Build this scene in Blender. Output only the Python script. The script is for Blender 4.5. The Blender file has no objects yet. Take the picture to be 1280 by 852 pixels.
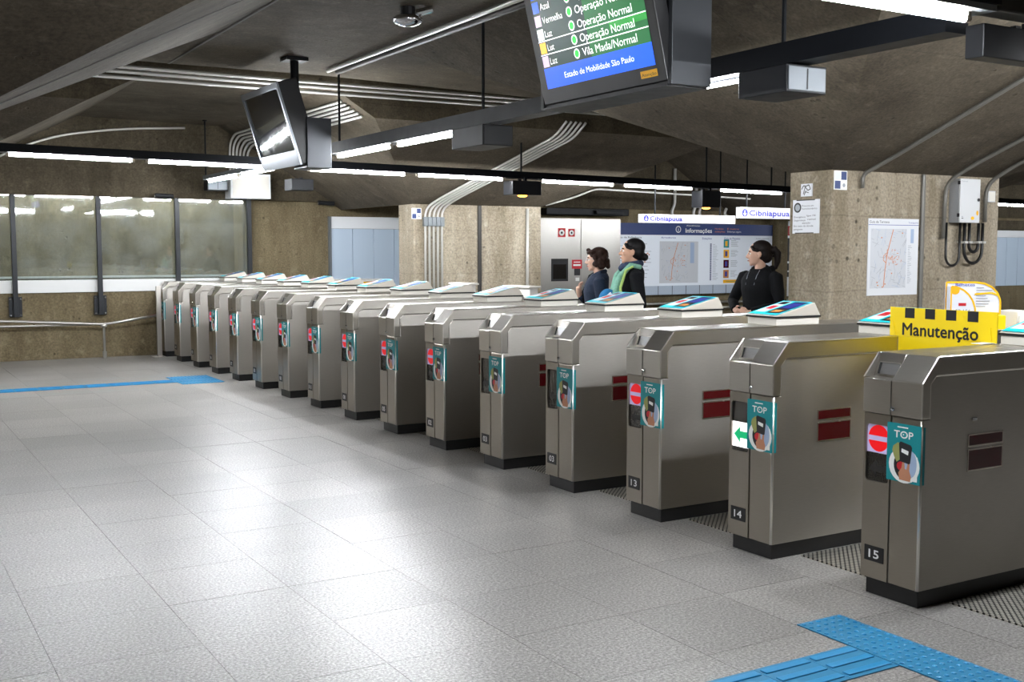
import bpy, bmesh, math, random
from mathutils import Vector, Matrix
R_ = math.radians
SC = bpy.context.scene
COL = SC.collection
random.seed(7)

# ------------------------------------------------------------------ camera
cam_d = bpy.data.cameras.new('camera'); cam = bpy.data.objects.new('camera', cam_d); COL.objects.link(cam)
cam.location = (0, 0, 1.55)
cam.rotation_euler = (R_(90 - 4.664), 0, R_(-30.697))
cam_d.sensor_width = 36; cam_d.lens = 36 * 1390 / 1280
cam_d.clip_start = .05; cam_d.clip_end = 200
SC.camera = cam
# ------------------------------------------------------------------ world, exposure
W = bpy.data.worlds.new('world'); SC.world = W; W.use_nodes = True
W.node_tree.nodes['Background'].inputs[0].default_value = (.02, .02, .022, 1)
SC.view_settings.view_transform = 'Standard'; SC.view_settings.look = 'None'
SC.view_settings.exposure = 0.0; SC.view_settings.gamma = 1
SC.view_settings.use_curve_mapping = False
TUBE_POWER = 345.0          # emission of every fluorescent tube
SC.cycles.max_bounces = 8; SC.cycles.diffuse_bounces = 4; SC.cycles.glossy_bounces = 4
SC.cycles.use_denoising = True
try: SC.cycles.sample_clamp_indirect = 6.0
except Exception: pass

# ------------------------------------------------------------------ materials
def lin(c):
    c = c / 255.0
    return c / 12.92 if c <= .04045 else ((c + .055) / 1.055) ** 2.4
def rgb(r, g, b): return (lin(r), lin(g), lin(b), 1)
MATS = {}
def mat(name, col, rough=.5, metal=0.0, emit=0.0, spec=.5, alpha=None, coat=0.0):
    m = bpy.data.materials.new(name); m.use_nodes = True
    p = m.node_tree.nodes['Principled BSDF']
    p.inputs['Base Color'].default_value = col
    p.inputs['Roughness'].default_value = rough
    p.inputs['Metallic'].default_value = metal
    p.inputs['Specular IOR Level'].default_value = spec
    p.inputs['Coat Weight'].default_value = coat
    if emit:
        p.inputs['Emission Color'].default_value = col
        p.inputs['Emission Strength'].default_value = emit
    # fine procedural variation of roughness so that no surface is perfectly even
    if not emit:
        N, L = m.node_tree.nodes, m.node_tree.links
        tc = N.new('ShaderNodeTexCoord'); nz = N.new('ShaderNodeTexNoise'); nz.inputs['Scale'].default_value = 9
        mr = N.new('ShaderNodeMapRange'); mr.inputs[3].default_value = max(.03, rough - .06); mr.inputs[4].default_value = min(1, rough + .08)
        L.new(tc.outputs['Object'], nz.inputs['Vector']); L.new(nz.outputs['Fac'], mr.inputs[0]); L.new(mr.outputs[0], p.inputs['Roughness'])
    MATS[name] = m
    return m

def concrete(name, c1, c2, c3, boards=.0, bdir='Z', pit=.5, rough=.85, streak=0.6):
    m = bpy.data.materials.new(name); m.use_nodes = True
    N, L = m.node_tree.nodes, m.node_tree.links
    p = N['Principled BSDF']; p.inputs['Roughness'].default_value = rough; p.inputs['Specular IOR Level'].default_value = .25
    tc = N.new('ShaderNodeTexCoord')
    def noise(scale, detail, vec=None, rgh=.6):
        n = N.new('ShaderNodeTexNoise'); n.inputs['Scale'].default_value = scale; n.inputs['Detail'].default_value = detail; n.inputs['Roughness'].default_value = rgh
        L.new(vec or tc.outputs['Object'], n.inputs['Vector']); return n
    mp = N.new('ShaderNodeMapping'); mp.inputs['Scale'].default_value = (1.6, 1.6, .28); L.new(tc.outputs['Object'], mp.inputs['Vector'])
    big = noise(.9, 6); mid = noise(7, 8); streakn = noise(2.2, 7, mp.outputs['Vector'])
    r1 = N.new('ShaderNodeValToRGB'); r1.color_ramp.elements[0].position = .36; r1.color_ramp.elements[1].position = .66
    r1.color_ramp.elements[0].color = c2; r1.color_ramp.elements[1].color = c1
    mixf = N.new('ShaderNodeMix'); mixf.data_type = 'FLOAT'; mixf.inputs[0].default_value = streak
    L.new(big.outputs['Fac'], mixf.inputs[2]); L.new(streakn.outputs['Fac'], mixf.inputs[3]); L.new(mixf.outputs[0], r1.inputs[0])
    # worn light patches and dark pits
    r2 = N.new('ShaderNodeValToRGB'); r2.color_ramp.elements[0].position = .56; r2.color_ramp.elements[1].position = .72
    L.new(mid.outputs['Fac'], r2.inputs[0])
    mx = N.new('ShaderNodeMix'); mx.data_type = 'RGBA'; mx.blend_type = 'MIX'
    mu = N.new('ShaderNodeMath'); mu.operation = 'MULTIPLY'; mu.inputs[1].default_value = .45
    L.new(r2.outputs[0], mu.inputs[0]); L.new(mu.outputs[0], mx.inputs[0]); L.new(r1.outputs[0], mx.inputs[6]); mx.inputs[7].default_value = c3
    vo = N.new('ShaderNodeTexVoronoi'); vo.inputs['Scale'].default_value = 9; L.new(tc.outputs['Object'], vo.inputs['Vector'])
    pitr = N.new('ShaderNodeValToRGB'); pitr.color_ramp.elements[0].position = .09; pitr.color_ramp.elements[1].position = .2
    L.new(vo.outputs['Distance'], pitr.inputs[0])
    gate = noise(2.3, 3); gr = N.new('ShaderNodeValToRGB'); gr.color_ramp.elements[0].position = .52; gr.color_ramp.elements[1].position = .62
    gr.color_ramp.elements[0].color = (1, 1, 1, 1); gr.color_ramp.elements[1].color = (0, 0, 0, 1); L.new(gate.outputs['Fac'], gr.inputs[0])
    mxp = N.new('ShaderNodeMath'); mxp.operation = 'MAXIMUM'; L.new(pitr.outputs[0], mxp.inputs[0]); L.new(gr.outputs[0], mxp.inputs[1])
    pm = N.new('ShaderNodeMapRange'); pm.inputs[3].default_value = 1 - pit; pm.inputs[4].default_value = 1; L.new(mxp.outputs[0], pm.inputs[0])
    m2 = N.new('ShaderNodeMix'); m2.data_type = 'RGBA'; m2.blend_type = 'MULTIPLY'; m2.inputs[0].default_value = 1
    L.new(mx.outputs[2], m2.inputs[6]); L.new(pm.outputs[0], m2.inputs[7])
    fine = noise(45, 6)
    fm = N.new('ShaderNodeMapRange'); fm.inputs[1].default_value = .3; fm.inputs[2].default_value = .7; fm.inputs[3].default_value = .66; fm.inputs[4].default_value = 1.26; L.new(fine.outputs['Fac'], fm.inputs[0])
    m3 = N.new('ShaderNodeMix'); m3.data_type = 'RGBA'; m3.blend_type = 'MULTIPLY'; m3.inputs[0].default_value = 1
    L.new(m2.outputs[2], m3.inputs[6]); L.new(fm.outputs[0], m3.inputs[7])
    last = m3.outputs[2]
    hsum = N.new('ShaderNodeMath'); hsum.operation = 'ADD'; L.new(mid.outputs['Fac'], hsum.inputs[0]); L.new(mxp.outputs[0], hsum.inputs[1])
    hlast = hsum.outputs[0]
    if boards:
        sp = N.new('ShaderNodeSeparateXYZ'); L.new(tc.outputs['Object'], sp.inputs[0])
        wob = noise(1.2, 2); wm = N.new('ShaderNodeMath'); wm.operation = 'MULTIPLY_ADD'; wm.inputs[1].default_value = .05
        L.new(wob.outputs['Fac'], wm.inputs[0]); L.new(sp.outputs[bdir], wm.inputs[2])
        dv = N.new('ShaderNodeMath'); dv.operation = 'DIVIDE'; dv.inputs[1].default_value = boards; L.new(wm.outputs[0], dv.inputs[0])
        fr = N.new('ShaderNodeMath'); fr.operation = 'FRACT'; L.new(dv.outputs[0], fr.inputs[0])
        pp = N.new('ShaderNodeMath'); pp.operation = 'PINGPONG'; pp.inputs[1].default_value = .5; L.new(fr.outputs[0], pp.inputs[0])
        br = N.new('ShaderNodeMapRange'); br.inputs[1].default_value = 0; br.inputs[2].default_value = .016; br.inputs[3].default_value = .8; br.inputs[4].default_value = 1; L.new(pp.outputs[0], br.inputs[0])
        m4 = N.new('ShaderNodeMix'); m4.data_type = 'RGBA'; m4.blend_type = 'MULTIPLY'; m4.inputs[0].default_value = 1
        L.new(last, m4.inputs[6]); L.new(br.outputs[0], m4.inputs[7]); last = m4.outputs[2]
        ad = N.new('ShaderNodeMath'); ad.operation = 'ADD'; L.new(hlast, ad.inputs[0]); L.new(br.outputs[0], ad.inputs[1]); hlast = ad.outputs[0]
    L.new(last, p.inputs['Base Color'])
    bp = N.new('ShaderNodeBump'); bp.inputs['Strength'].default_value = .7; bp.inputs['Distance'].default_value = .012
    L.new(hlast, bp.inputs['Height']); L.new(bp.outputs[0], p.inputs['Normal'])
    MATS[name] = m; return m

def granite(name):
    m = bpy.data.materials.new(name); m.use_nodes = True
    N, L = m.node_tree.nodes, m.node_tree.links; p = N['Principled BSDF']; p.inputs['Specular IOR Level'].default_value = .8
    tc = N.new('ShaderNodeTexCoord'); oi = N.new('ShaderNodeObjectInfo')
    geo = N.new('ShaderNodeNewGeometry')
    n1 = N.new('ShaderNodeTexNoise'); n1.inputs['Scale'].default_value = 85; n1.inputs['Detail'].default_value = 4; n1.inputs['Roughness'].default_value = .7
    n2 = N.new('ShaderNodeTexNoise'); n2.inputs['Scale'].default_value = .8; n2.inputs['Detail'].default_value = 4
    L.new(geo.outputs['Position'], n1.inputs['Vector']); L.new(geo.outputs['Position'], n2.inputs['Vector'])
    r = N.new('ShaderNodeValToRGB'); e = r.color_ramp.elements
    e[0].position = .33; e[0].color = rgb(74, 71, 68); e[1].position = .68; e[1].color = rgb(196, 194, 190)
    x = e.new(.47); x.color = rgb(128, 125, 121); x = e.new(.58); x.color = rgb(158, 155, 151)
    L.new(n1.outputs['Fac'], r.inputs[0])
    tone = N.new('ShaderNodeMapRange'); tone.inputs[3].default_value = .86; tone.inputs[4].default_value = 1.06; L.new(oi.outputs['Random'], tone.inputs[0])
    wear = N.new('ShaderNodeMapRange'); wear.inputs[1].default_value = .3; wear.inputs[2].default_value = .7; wear.inputs[3].default_value = .84; wear.inputs[4].default_value = 1.1; L.new(n2.outputs['Fac'], wear.inputs[0])
    mm = N.new('ShaderNodeMath'); mm.operation = 'MULTIPLY'; L.new(tone.outputs[0], mm.inputs[0]); L.new(wear.outputs[0], mm.inputs[1])
    mx = N.new('ShaderNodeMix'); mx.data_type = 'RGBA'; mx.blend_type = 'MULTIPLY'; mx.inputs[0].default_value = 1
    L.new(r.outputs[0], mx.inputs[6]); L.new(mm.outputs[0], mx.inputs[7]); L.new(mx.outputs[2], p.inputs['Base Color'])
    p.inputs['Roughness'].default_value = .34
    bp = N.new('ShaderNodeBump'); bp.inputs['Strength'].default_value = .12; bp.inputs['Distance'].default_value = .002
    L.new(n1.outputs['Fac'], bp.inputs['Height']); L.new(bp.outputs[0], p.inputs['Normal'])
    MATS[name] = m; return m

def brushed(name, c1, c2, rough=.3, axis=(3, 3, 90), aniso=.0):
    m = bpy.data.materials.new(name); m.use_nodes = True
    N, L = m.node_tree.nodes, m.node_tree.links; p = N['Principled BSDF']
    p.inputs['Metallic'].default_value = 1
    p.inputs['Anisotropic'].default_value = aniso
    tv = N.new('ShaderNodeCombineXYZ'); tv.inputs[1].default_value = .05; tv.inputs[2].default_value = 1; L.new(tv.outputs[0], p.inputs['Tangent'])
    tc = N.new('ShaderNodeTexCoord'); mp = N.new('ShaderNodeMapping'); mp.inputs['Scale'].default_value = axis
    L.new(tc.outputs['Object'], mp.inputs['Vector'])
    n = N.new('ShaderNodeTexNoise'); n.inputs['Scale'].default_value = 6; n.inputs['Detail'].default_value = 5; L.new(mp.outputs[0], n.inputs['Vector'])
    b = N.new('ShaderNodeTexNoise'); b.inputs['Scale'].default_value = 2.4; b.inputs['Detail'].default_value = 4; L.new(tc.outputs['Object'], b.inputs['Vector'])
    r = N.new('ShaderNodeMix'); r.data_type = 'RGBA'; r.inputs[6].default_value = c1; r.inputs[7].default_value = c2
    L.new(n.outputs['Fac'], r.inputs[0]); L.new(r.outputs[2], p.inputs['Base Color'])
    mr = N.new('ShaderNodeMapRange'); mr.inputs[3].default_value = rough - .08; mr.inputs[4].default_value = rough + .1; L.new(b.outputs['Fac'], mr.inputs[0]); L.new(mr.outputs[0], p.inputs['Roughness'])
    bp = N.new('ShaderNodeBump'); bp.inputs['Strength'].default_value = .06; bp.inputs['Distance'].default_value = .002; L.new(n.outputs['Fac'], bp.inputs['Height']); L.new(bp.outputs[0], p.inputs['Normal'])
    MATS[name] = m; return m

def fabric(name, col, scale=60, rough=.9):
    m = bpy.data.materials.new(name); m.use_nodes = True
    N, L = m.node_tree.nodes, m.node_tree.links; p = N['Principled BSDF']; p.inputs['Roughness'].default_value = rough
    p.inputs['Specular IOR Level'].default_value = .2
    tc = N.new('ShaderNodeTexCoord'); n = N.new('ShaderNodeTexNoise'); n.inputs['Scale'].default_value = scale; n.inputs['Detail'].default_value = 4
    L.new(tc.outputs['Object'], n.inputs['Vector'])
    mr = N.new('ShaderNodeMapRange'); mr.inputs[3].default_value = .6; mr.inputs[4].default_value = 1.35; L.new(n.outputs['Fac'], mr.inputs[0])
    mx = N.new('ShaderNodeMix'); mx.data_type = 'RGBA'; mx.blend_type = 'MULTIPLY'; mx.inputs[0].default_value = 1; mx.inputs[6].default_value = col
    L.new(mr.outputs[0], mx.inputs[7]); L.new(mx.outputs[2], p.inputs['Base Color'])
    bp = N.new('ShaderNodeBump'); bp.inputs['Strength'].default_value = .3; bp.inputs['Distance'].default_value = .004; L.new(n.outputs['Fac'], bp.inputs['Height']); L.new(bp.outputs[0], p.inputs['Normal'])
    MATS[name] = m; return m

def pane_glass(name):
    m = bpy.data.materials.new(name); m.use_nodes = True
    N, L = m.node_tree.nodes, m.node_tree.links
    out = N['Material Output']; N.remove(N['Principled BSDF'])
    tr = N.new('ShaderNodeBsdfTransparent'); tr.inputs[0].default_value = (.86, .91, .89, 1)
    gl = N.new('ShaderNodeBsdfGlossy'); gl.inputs['Roughness'].default_value = .03
    df = N.new('ShaderNodeBsdfDiffuse'); df.inputs[0].default_value = (.62, .66, .66, 1)
    fr = N.new('ShaderNodeFresnel'); fr.inputs[0].default_value = 1.65
    mr = N.new('ShaderNodeMath'); mr.operation = 'MULTIPLY'; mr.inputs[1].default_value = 1.6; L.new(fr.outputs[0], mr.inputs[0])
    tc = N.new('ShaderNodeTexCoord'); n = N.new('ShaderNodeTexNoise'); n.inputs['Scale'].default_value = 3; n.inputs['Detail'].default_value = 7; L.new(tc.outputs['Object'], n.inputs['Vector'])
    dr = N.new('ShaderNodeMapRange'); dr.inputs[1].default_value = .35; dr.inputs[2].default_value = .75; dr.inputs[3].default_value = .04; dr.inputs[4].default_value = .15; L.new(n.outputs['Fac'], dr.inputs[0])
    m1 = N.new('ShaderNodeMixShader'); L.new(mr.outputs[0], m1.inputs[0]); L.new(tr.outputs[0], m1.inputs[1]); L.new(gl.outputs[0], m1.inputs[2])
    m2 = N.new('ShaderNodeMixShader'); L.new(dr.outputs[0], m2.inputs[0]); L.new(m1.outputs[0], m2.inputs[1]); L.new(df.outputs[0], m2.inputs[2])
    L.new(m2.outputs[0], out.inputs[0]); MATS[name] = m; return m

def grating(name):
    m = bpy.data.materials.new(name); m.use_nodes = True
    N, L = m.node_tree.nodes, m.node_tree.links; p = N['Principled BSDF']; p.inputs['Metallic'].default_value = .9; p.inputs['Roughness'].default_value = .38
    tc = N.new('ShaderNodeTexCoord'); mp = N.new('ShaderNodeMapping'); mp.inputs['Rotation'].default_value = (0, 0, R_(45)); mp.inputs['Scale'].default_value = (46, 46, 1)
    L.new(tc.outputs['Object'], mp.inputs['Vector']); ck = N.new('ShaderNodeTexVoronoi'); ck.inputs['Scale'].default_value = 1; ck.inputs['Randomness'].default_value = .0
    L.new(mp.outputs[0], ck.inputs['Vector'])
    r = N.new('ShaderNodeValToRGB'); r.color_ramp.elements[0].position = .34; r.color_ramp.elements[0].color = rgb(222, 218, 208); r.color_ramp.elements[1].position = .48; r.color_ramp.elements[1].color = rgb(52, 50, 47)
    L.new(ck.outputs['Distance'], r.inputs[0]); L.new(r.outputs[0], p.inputs['Base Color'])
    bp = N.new('ShaderNodeBump'); bp.inputs['Strength'].default_value = .6; bp.inputs['Distance'].default_value = .004; bp.invert = True; L.new(ck.outputs['Distance'], bp.inputs['Height']); L.new(bp.outputs[0], p.inputs['Normal'])
    MATS[name] = m; return m

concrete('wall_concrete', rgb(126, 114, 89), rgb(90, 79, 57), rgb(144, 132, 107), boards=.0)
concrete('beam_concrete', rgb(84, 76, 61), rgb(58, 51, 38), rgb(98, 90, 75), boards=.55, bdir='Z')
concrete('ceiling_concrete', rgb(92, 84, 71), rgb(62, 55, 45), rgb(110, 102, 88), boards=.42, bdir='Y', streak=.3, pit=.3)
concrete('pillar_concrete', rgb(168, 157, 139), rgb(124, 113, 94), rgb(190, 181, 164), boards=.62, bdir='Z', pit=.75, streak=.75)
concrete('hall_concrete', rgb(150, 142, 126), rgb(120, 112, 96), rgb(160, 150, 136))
concrete('hall_plaster', rgb(120, 114, 102), rgb(100, 94, 82), rgb(130, 124, 112), pit=.1)
granite('granite'); grating('grating'); pane_glass('pane_glass')
mat('joint', rgb(92, 89, 85), .9)
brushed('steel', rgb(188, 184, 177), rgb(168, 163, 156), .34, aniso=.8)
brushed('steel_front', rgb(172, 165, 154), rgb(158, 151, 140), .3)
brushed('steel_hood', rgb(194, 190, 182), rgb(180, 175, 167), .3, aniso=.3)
brushed('steel_edge', rgb(235, 232, 226), rgb(222, 218, 212), .3)
brushed('slot_plate', rgb(190, 190, 190), rgb(160, 160, 160), .35)
mat('bezel', rgb(196, 190, 180), .25, 1)
mat('plinth_black', rgb(16, 16, 17), .45)
mat('gap_black', rgb(10, 10, 11), .6)
mat('display_glass', rgb(22, 20, 19), .12)
mat('arrow_off', rgb(34, 32, 30), .3)
mat('display_lit', rgb(178, 168, 205), .3, emit=.35)
mat('red_lit', rgb(215, 14, 22), .3, emit=.6)
mat('green_lit', rgb(10, 165, 105), .3, emit=.8)
mat('white_lit', rgb(250, 245, 250), .3, emit=1.2)
mat('teal', rgb(0, 132, 138), .45)
mat('white_print', rgb(236, 236, 232), .5)
mat('skin_print', rgb(190, 130, 98), .6)
mat('black_print', rgb(22, 22, 26), .5)
mat('red_print', rgb(190, 28, 38), .5)
mat('olive_print', rgb(150, 152, 86), .6)
mat('cyan_print', rgb(10, 205, 222), .4)
mat('blue_print', rgb(42, 48, 140), .4)
mat('dark_print', rgb(18, 18, 30), .35)
mat('orange_print', rgb(196, 128, 60), .5)
mat('reflector', rgb(72, 6, 11), .22)
mat('pod_plastic', rgb(205, 198, 186), .42)
mat('pod_white', rgb(222, 218, 208), .4)
mat('plate_black', rgb(14, 14, 16), .4)
mat('digit', rgb(235, 235, 235), .5)
mat('sign_yellow', rgb(246, 214, 12), .42)
mat('tactile_blue', rgb(30, 118, 158), .42)
mat('tactile_bar', rgb(28, 130, 180), .32)
mat('rail_dark', rgb(8, 10, 14), .5, 0, spec=.2)
mat('rail_grey', rgb(120, 125, 128), .4, .5)
mat('tube_light', (.93, .96, 1, 1), .4, emit=TUBE_POWER)
mat('tube_cap', rgb(150, 140, 125), .4, .6)
mat('conduit', rgb(206, 204, 198), .32, .35)
mat('conduit_dark', rgb(60, 58, 55), .5, .5)
mat('box_dark', rgb(20, 21, 24), .5, 0, spec=.3)
mat('box_face', rgb(98, 103, 107), .45, .4)
mat('lamp_orange', rgb(255, 170, 70), .3, emit=6)
mat('screen_green', rgb(16, 112, 52), .3, emit=.55)
mat('screen_green_b', rgb(40, 160, 60), .3, emit=.6)
mat('screen_dark', rgb(14, 60, 50), .3, emit=.45)
mat('screen_blue', rgb(18, 92, 232), .3, emit=.95)
mat('screen_navy', rgb(12, 32, 84), .3, emit=.6)
mat('screen_white', rgb(245, 250, 250), .3, emit=1.15)
mat('screen_dot', rgb(30, 210, 70), .3, emit=1.0)
mat('screen_yellow', rgb(240, 190, 40), .3, emit=.9)
mat('screen_pink', rgb(215, 195, 215), .3, emit=.9)
mat('screen_off', rgb(26, 30, 36), .07, coat=.5)
mat('monitor_case', rgb(15, 15, 17), .45)
mat('monitor_side', rgb(58, 60, 63), .4, .6)
mat('crt_bezel', rgb(150, 156, 164), .35, .4)
mat('sticker_yellow', rgb(238, 176, 10), .5)
mat('white_panel', rgb(226, 228, 230), .4)
mat('sill_white', rgb(214, 214, 212), .45)
mat('blue_panel', rgb(186, 202, 218), .4)
mat('post_dark', rgb(16, 20, 26), .4, .2)
brushed('cabinet_steel', rgb(182, 179, 173), rgb(168, 165, 159), .34)
mat('board_navy', rgb(36, 56, 108), .45)
mat('board_white', rgb(232, 238, 246), .45)
mat('board_grey', rgb(176, 188, 202), .45)
mat('map_paper', rgb(214, 216, 220), .6)
mat('map_field', rgb(196, 199, 204), .6)
mat('map_grey', rgb(150, 155, 162), .6)
mat('map_blue', rgb(160, 178, 205), .6)
mat('map_orange', rgb(204, 128, 84), .6)
mat('text_navy', rgb(28, 52, 150), .5)
mat('sign_lit', rgb(168, 168, 174), .4, emit=.2)
mat('text_blue_lit', rgb(16, 16, 140), .4, emit=.05)
mat('cabinet_grey', rgb(206, 207, 208), .42)
mat('cabinet_side', rgb(150, 152, 154), .45)
mat('cable', rgb(14, 14, 15), .4)
mat('pipe_grey', rgb(112, 110, 104), .45, .3)
mat('handrail', rgb(190, 188, 182), .3, .9)
mat('acrylic_yellow', rgb(236, 180, 10), .4)
mat('acrylic_white', rgb(216, 218, 228), .35)
mat('plastic_white', rgb(222, 218, 212), .45)
mat('chrome', rgb(220, 222, 226), .08, 1)
mat('eye_dark', rgb(20, 14, 12), .25)
mat('eye_white', rgb(225, 220, 215), .3)
mat('lip', rgb(150, 78, 72), .5)
mat('skin', rgb(205, 160, 134), .55)
mat('skin_pale', rgb(214, 172, 150), .55)
fabric('hair_brown', rgb(46, 30, 24), 50, .6); fabric('hair_black', rgb(18, 16, 17), 50, .5); fabric('hair_dark', rgb(28, 22, 21), 50, .55)
fabric('navy_cloth', rgb(40, 48, 64)); fabric('black_cloth', rgb(20, 21, 24)); fabric('green_cloth', rgb(128, 176, 156)); fabric('lime_cloth', rgb(170, 200, 116))
fabric('jeans', rgb(48, 54, 70)); fabric('scarf_cloth', rgb(52, 62, 86), 25); fabric('bag_blue', rgb(40, 110, 160), 20)
M = MATS

# ------------------------------------------------------------------ mesh builder
FONTCACHE = {}
def text_geo(s, bold=0.0):
    k = (s, bold)
    if k in FONTCACHE: return FONTCACHE[k]
    c = bpy.data.curves.new('lettering', 'FONT'); c.body = s; c.size = 1; c.offset = bold; c.resolution_u = 3
    o = bpy.data.objects.new('lettering', c); COL.objects.link(o)
    dg = bpy.context.evaluated_depsgraph_get(); dg.update()
    me = o.evaluated_get(dg).to_mesh()
    v = [(p.co.x, p.co.y) for p in me.vertices]; f = [tuple(p.vertices) for p in me.polygons]
    o.evaluated_get(dg).to_mesh_clear(); bpy.data.objects.remove(o); bpy.data.curves.remove(c)
    FONTCACHE[k] = (v, f); return v, f

class B:
    def __init__(s): s.v = []; s.f = []; s.m = []; s.mats = []
    def mi(s, name):
        if name not in s.mats: s.mats.append(name)
        return s.mats.index(name)
    def add(s, v, f, m):
        k = len(s.v); s.v += [tuple(p) for p in v]; i = s.mi(m)
        for q in f: s.f.append(tuple(k + a for a in q)); s.m.append(i)
        return s
    def box(s, x0, x1, y0, y1, z0, z1, m):
        v = [(x0, y0, z0), (x1, y0, z0), (x1, y1, z0), (x0, y1, z0), (x0, y0, z1), (x1, y0, z1), (x1, y1, z1), (x0, y1, z1)]
        return s.add(v, [(0, 3, 2, 1), (4, 5, 6, 7), (0, 1, 5, 4), (1, 2, 6, 5), (2, 3, 7, 6), (3, 0, 4, 7)], m)
    def obox(s, c, ax, ay, az, m):
        c, ax, ay, az = map(Vector, (c, ax, ay, az)); v = []
        for k in (-1, 1):
            for i, j in ((-1, -1), (1, -1), (1, 1), (-1, 1)): v.append(c + ax * i + ay * j + az * k)
        return s.add(v, [(0, 3, 2, 1), (4, 5, 6, 7), (0, 1, 5, 4), (1, 2, 6, 5), (2, 3, 7, 6), (3, 0, 4, 7)], m)
    def prism_y(s, prof, y0, y1, m):        # prof: (x,z) going counter-clockwise seen from -Y
        n = len(prof); v = [(x, y0, z) for x, z in prof] + [(x, y1, z) for x, z in prof]
        f = [tuple(range(n)), tuple(range(2 * n - 1, n - 1, -1))]
        for i in range(n): j = (i + 1) % n; f.append((j, i, n + i, n + j))
        return s.add(v, f, m)
    def prism(s, pts, d, m):                # pts: planar 3D loop; d: extrusion vector
        n = len(pts); d = Vector(d); v = [Vector(p) for p in pts] + [Vector(p) + d for p in pts]
        f = [tuple(range(n - 1, -1, -1)), tuple(range(n, 2 * n))]
        for i in range(n): j = (i + 1) % n; f.append((i, j, n + j, n + i))
        return s.add(v, f, m)
    def tube(s, pts, r, m, n=8, close=False):
        P = [Vector(p) for p in pts]; k = len(P); rr = r if isinstance(r, (list, tuple)) else [r] * k
        rings = []; up = None
        for i in range(k):
            t = (P[min(i + 1, k - 1)] - P[max(i - 1, 0)])
            t = t.normalized() if t.length > 1e-9 else Vector((0, 0, 1))
            if up is None: up = t.orthogonal().normalized()
            a = (up - t * up.dot(t))
            a = a.normalized() if a.length > 1e-6 else t.orthogonal().normalized()
            up = a; b = t.cross(a)
            rings.append([P[i] + (a * math.cos(2 * math.pi * j / n) + b * math.sin(2 * math.pi * j / n)) * rr[i] for j in range(n)])
        v = [q for ring in rings for q in ring]; f = []
        for i in range(k - 1):
            for j in range(n): f.append((i * n + j, i * n + (j + 1) % n, (i + 1) * n + (j + 1) % n, (i + 1) * n + j))
        f.append(tuple(range(n - 1, -1, -1))); f.append(tuple((k - 1) * n + j for j in range(n)))
        return s.add(v, f, m)
    def ell(s, c, r, m, n=12, k=8, rot=None):
        c = Vector(c); v = []; f = []
        for i in range(k + 1):
            th = math.pi * i / k
            for j in range(n):
                ph = 2 * math.pi * j / n
                p = Vector((r[0] * math.sin(th) * math.cos(ph), r[1] * math.sin(th) * math.sin(ph), r[2] * math.cos(th)))
                if rot is not None: p = rot @ p
                v.append(c + p)
        for i in range(k):
            for j in range(n): f.append((i * n + j, (i + 1) * n + j, (i + 1) * n + (j + 1) % n, i * n + (j + 1) % n))
        return s.add(v, f, m)
    # --- flat work on a plane: O origin, R right, U up, N towards the viewer
    def quad(s, F, x0, x1, y0, y1, d, m):
        O, R, U, N = F
        return s.add([O + R * x + U * y + N * d for x, y in ((x0, y0), (x1, y0), (x1, y1), (x0, y1))], [(0, 1, 2, 3)], m)
    def poly(s, F, pts, d, m):
        O, R, U, N = F
        return s.add([O + R * x + U * y + N * d for x, y in pts], [tuple(range(len(pts)))], m)
    def disc(s, F, cx, cy, rx, ry, d, m, n=24, a0=0, a1=360):
        pts = [(cx + rx * math.cos(R_(a0 + (a1 - a0) * i / n)), cy + ry * math.sin(R_(a0 + (a1 - a0) * i / n))) for i in range(n if a1 - a0 >= 360 else n + 1)]
        return s.poly(F, pts, d, m)
    def line(s, F, pts, w, d, m):
        for (ax, ay), (bx, by) in zip(pts, pts[1:]):
            L = math.hypot(bx - ax, by - ay) or 1e-6; nx, ny = -(by - ay) / L * w / 2, (bx - ax) / L * w / 2
            s.poly(F, [(ax + nx, ay + ny), (ax - nx, ay - ny), (bx - nx, by - ny), (bx + nx, by + ny)], d, m)
        return s
    def text(s, F, t, x, y, h, d, m, w=None, bold=0.0, align='L'):
        O, R, U, N = F; v, f = text_geo(t, 0)
        if not v: return s
        x0 = min(p[0] for p in v); x1 = max(p[0] for p in v)
        sy = h / .72; sx = sy if w is None else w / max(1e-6, x1 - x0)
        off = {'L': -x0, 'C': -(x0 + x1) / 2, 'R': -x1}[align]
        for k, (bx, by) in enumerate(((0, 0), (1, 0), (-1, 0), (0, 1), (0, -1)) if bold else ((0, 0),)):
            s.add([O + R * (x + (p[0] + off) * sx + bx * bold * sy) + U * (y + p[1] * sy + by * bold * sy) + N * (d + k * .00004) for p in v], f, m)
        return s
    def mesh(s, name):
        me = bpy.data.meshes.new(name); me.from_pydata(s.v, [], s.f)
        for n in s.mats: me.materials.append(M[n])
        me.polygons.foreach_set('material_index', s.m); me.update(); return me
    def build(s, name, parent=None, bevel=0, smooth=False, seg=2, weld=False):
        me = s.mesh(name)
        if smooth:
            me.polygons.foreach_set('use_smooth', [True] * len(me.polygons))
        o = bpy.data.objects.new(name, me); COL.objects.link(o)
        if parent: o.parent = parent
        if bevel:
            b = o.modifiers.new('bevel', 'BEVEL'); b.width = bevel; b.segments = seg; b.limit_method = 'ANGLE'; b.angle_limit = R_(40)
        return o

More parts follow.
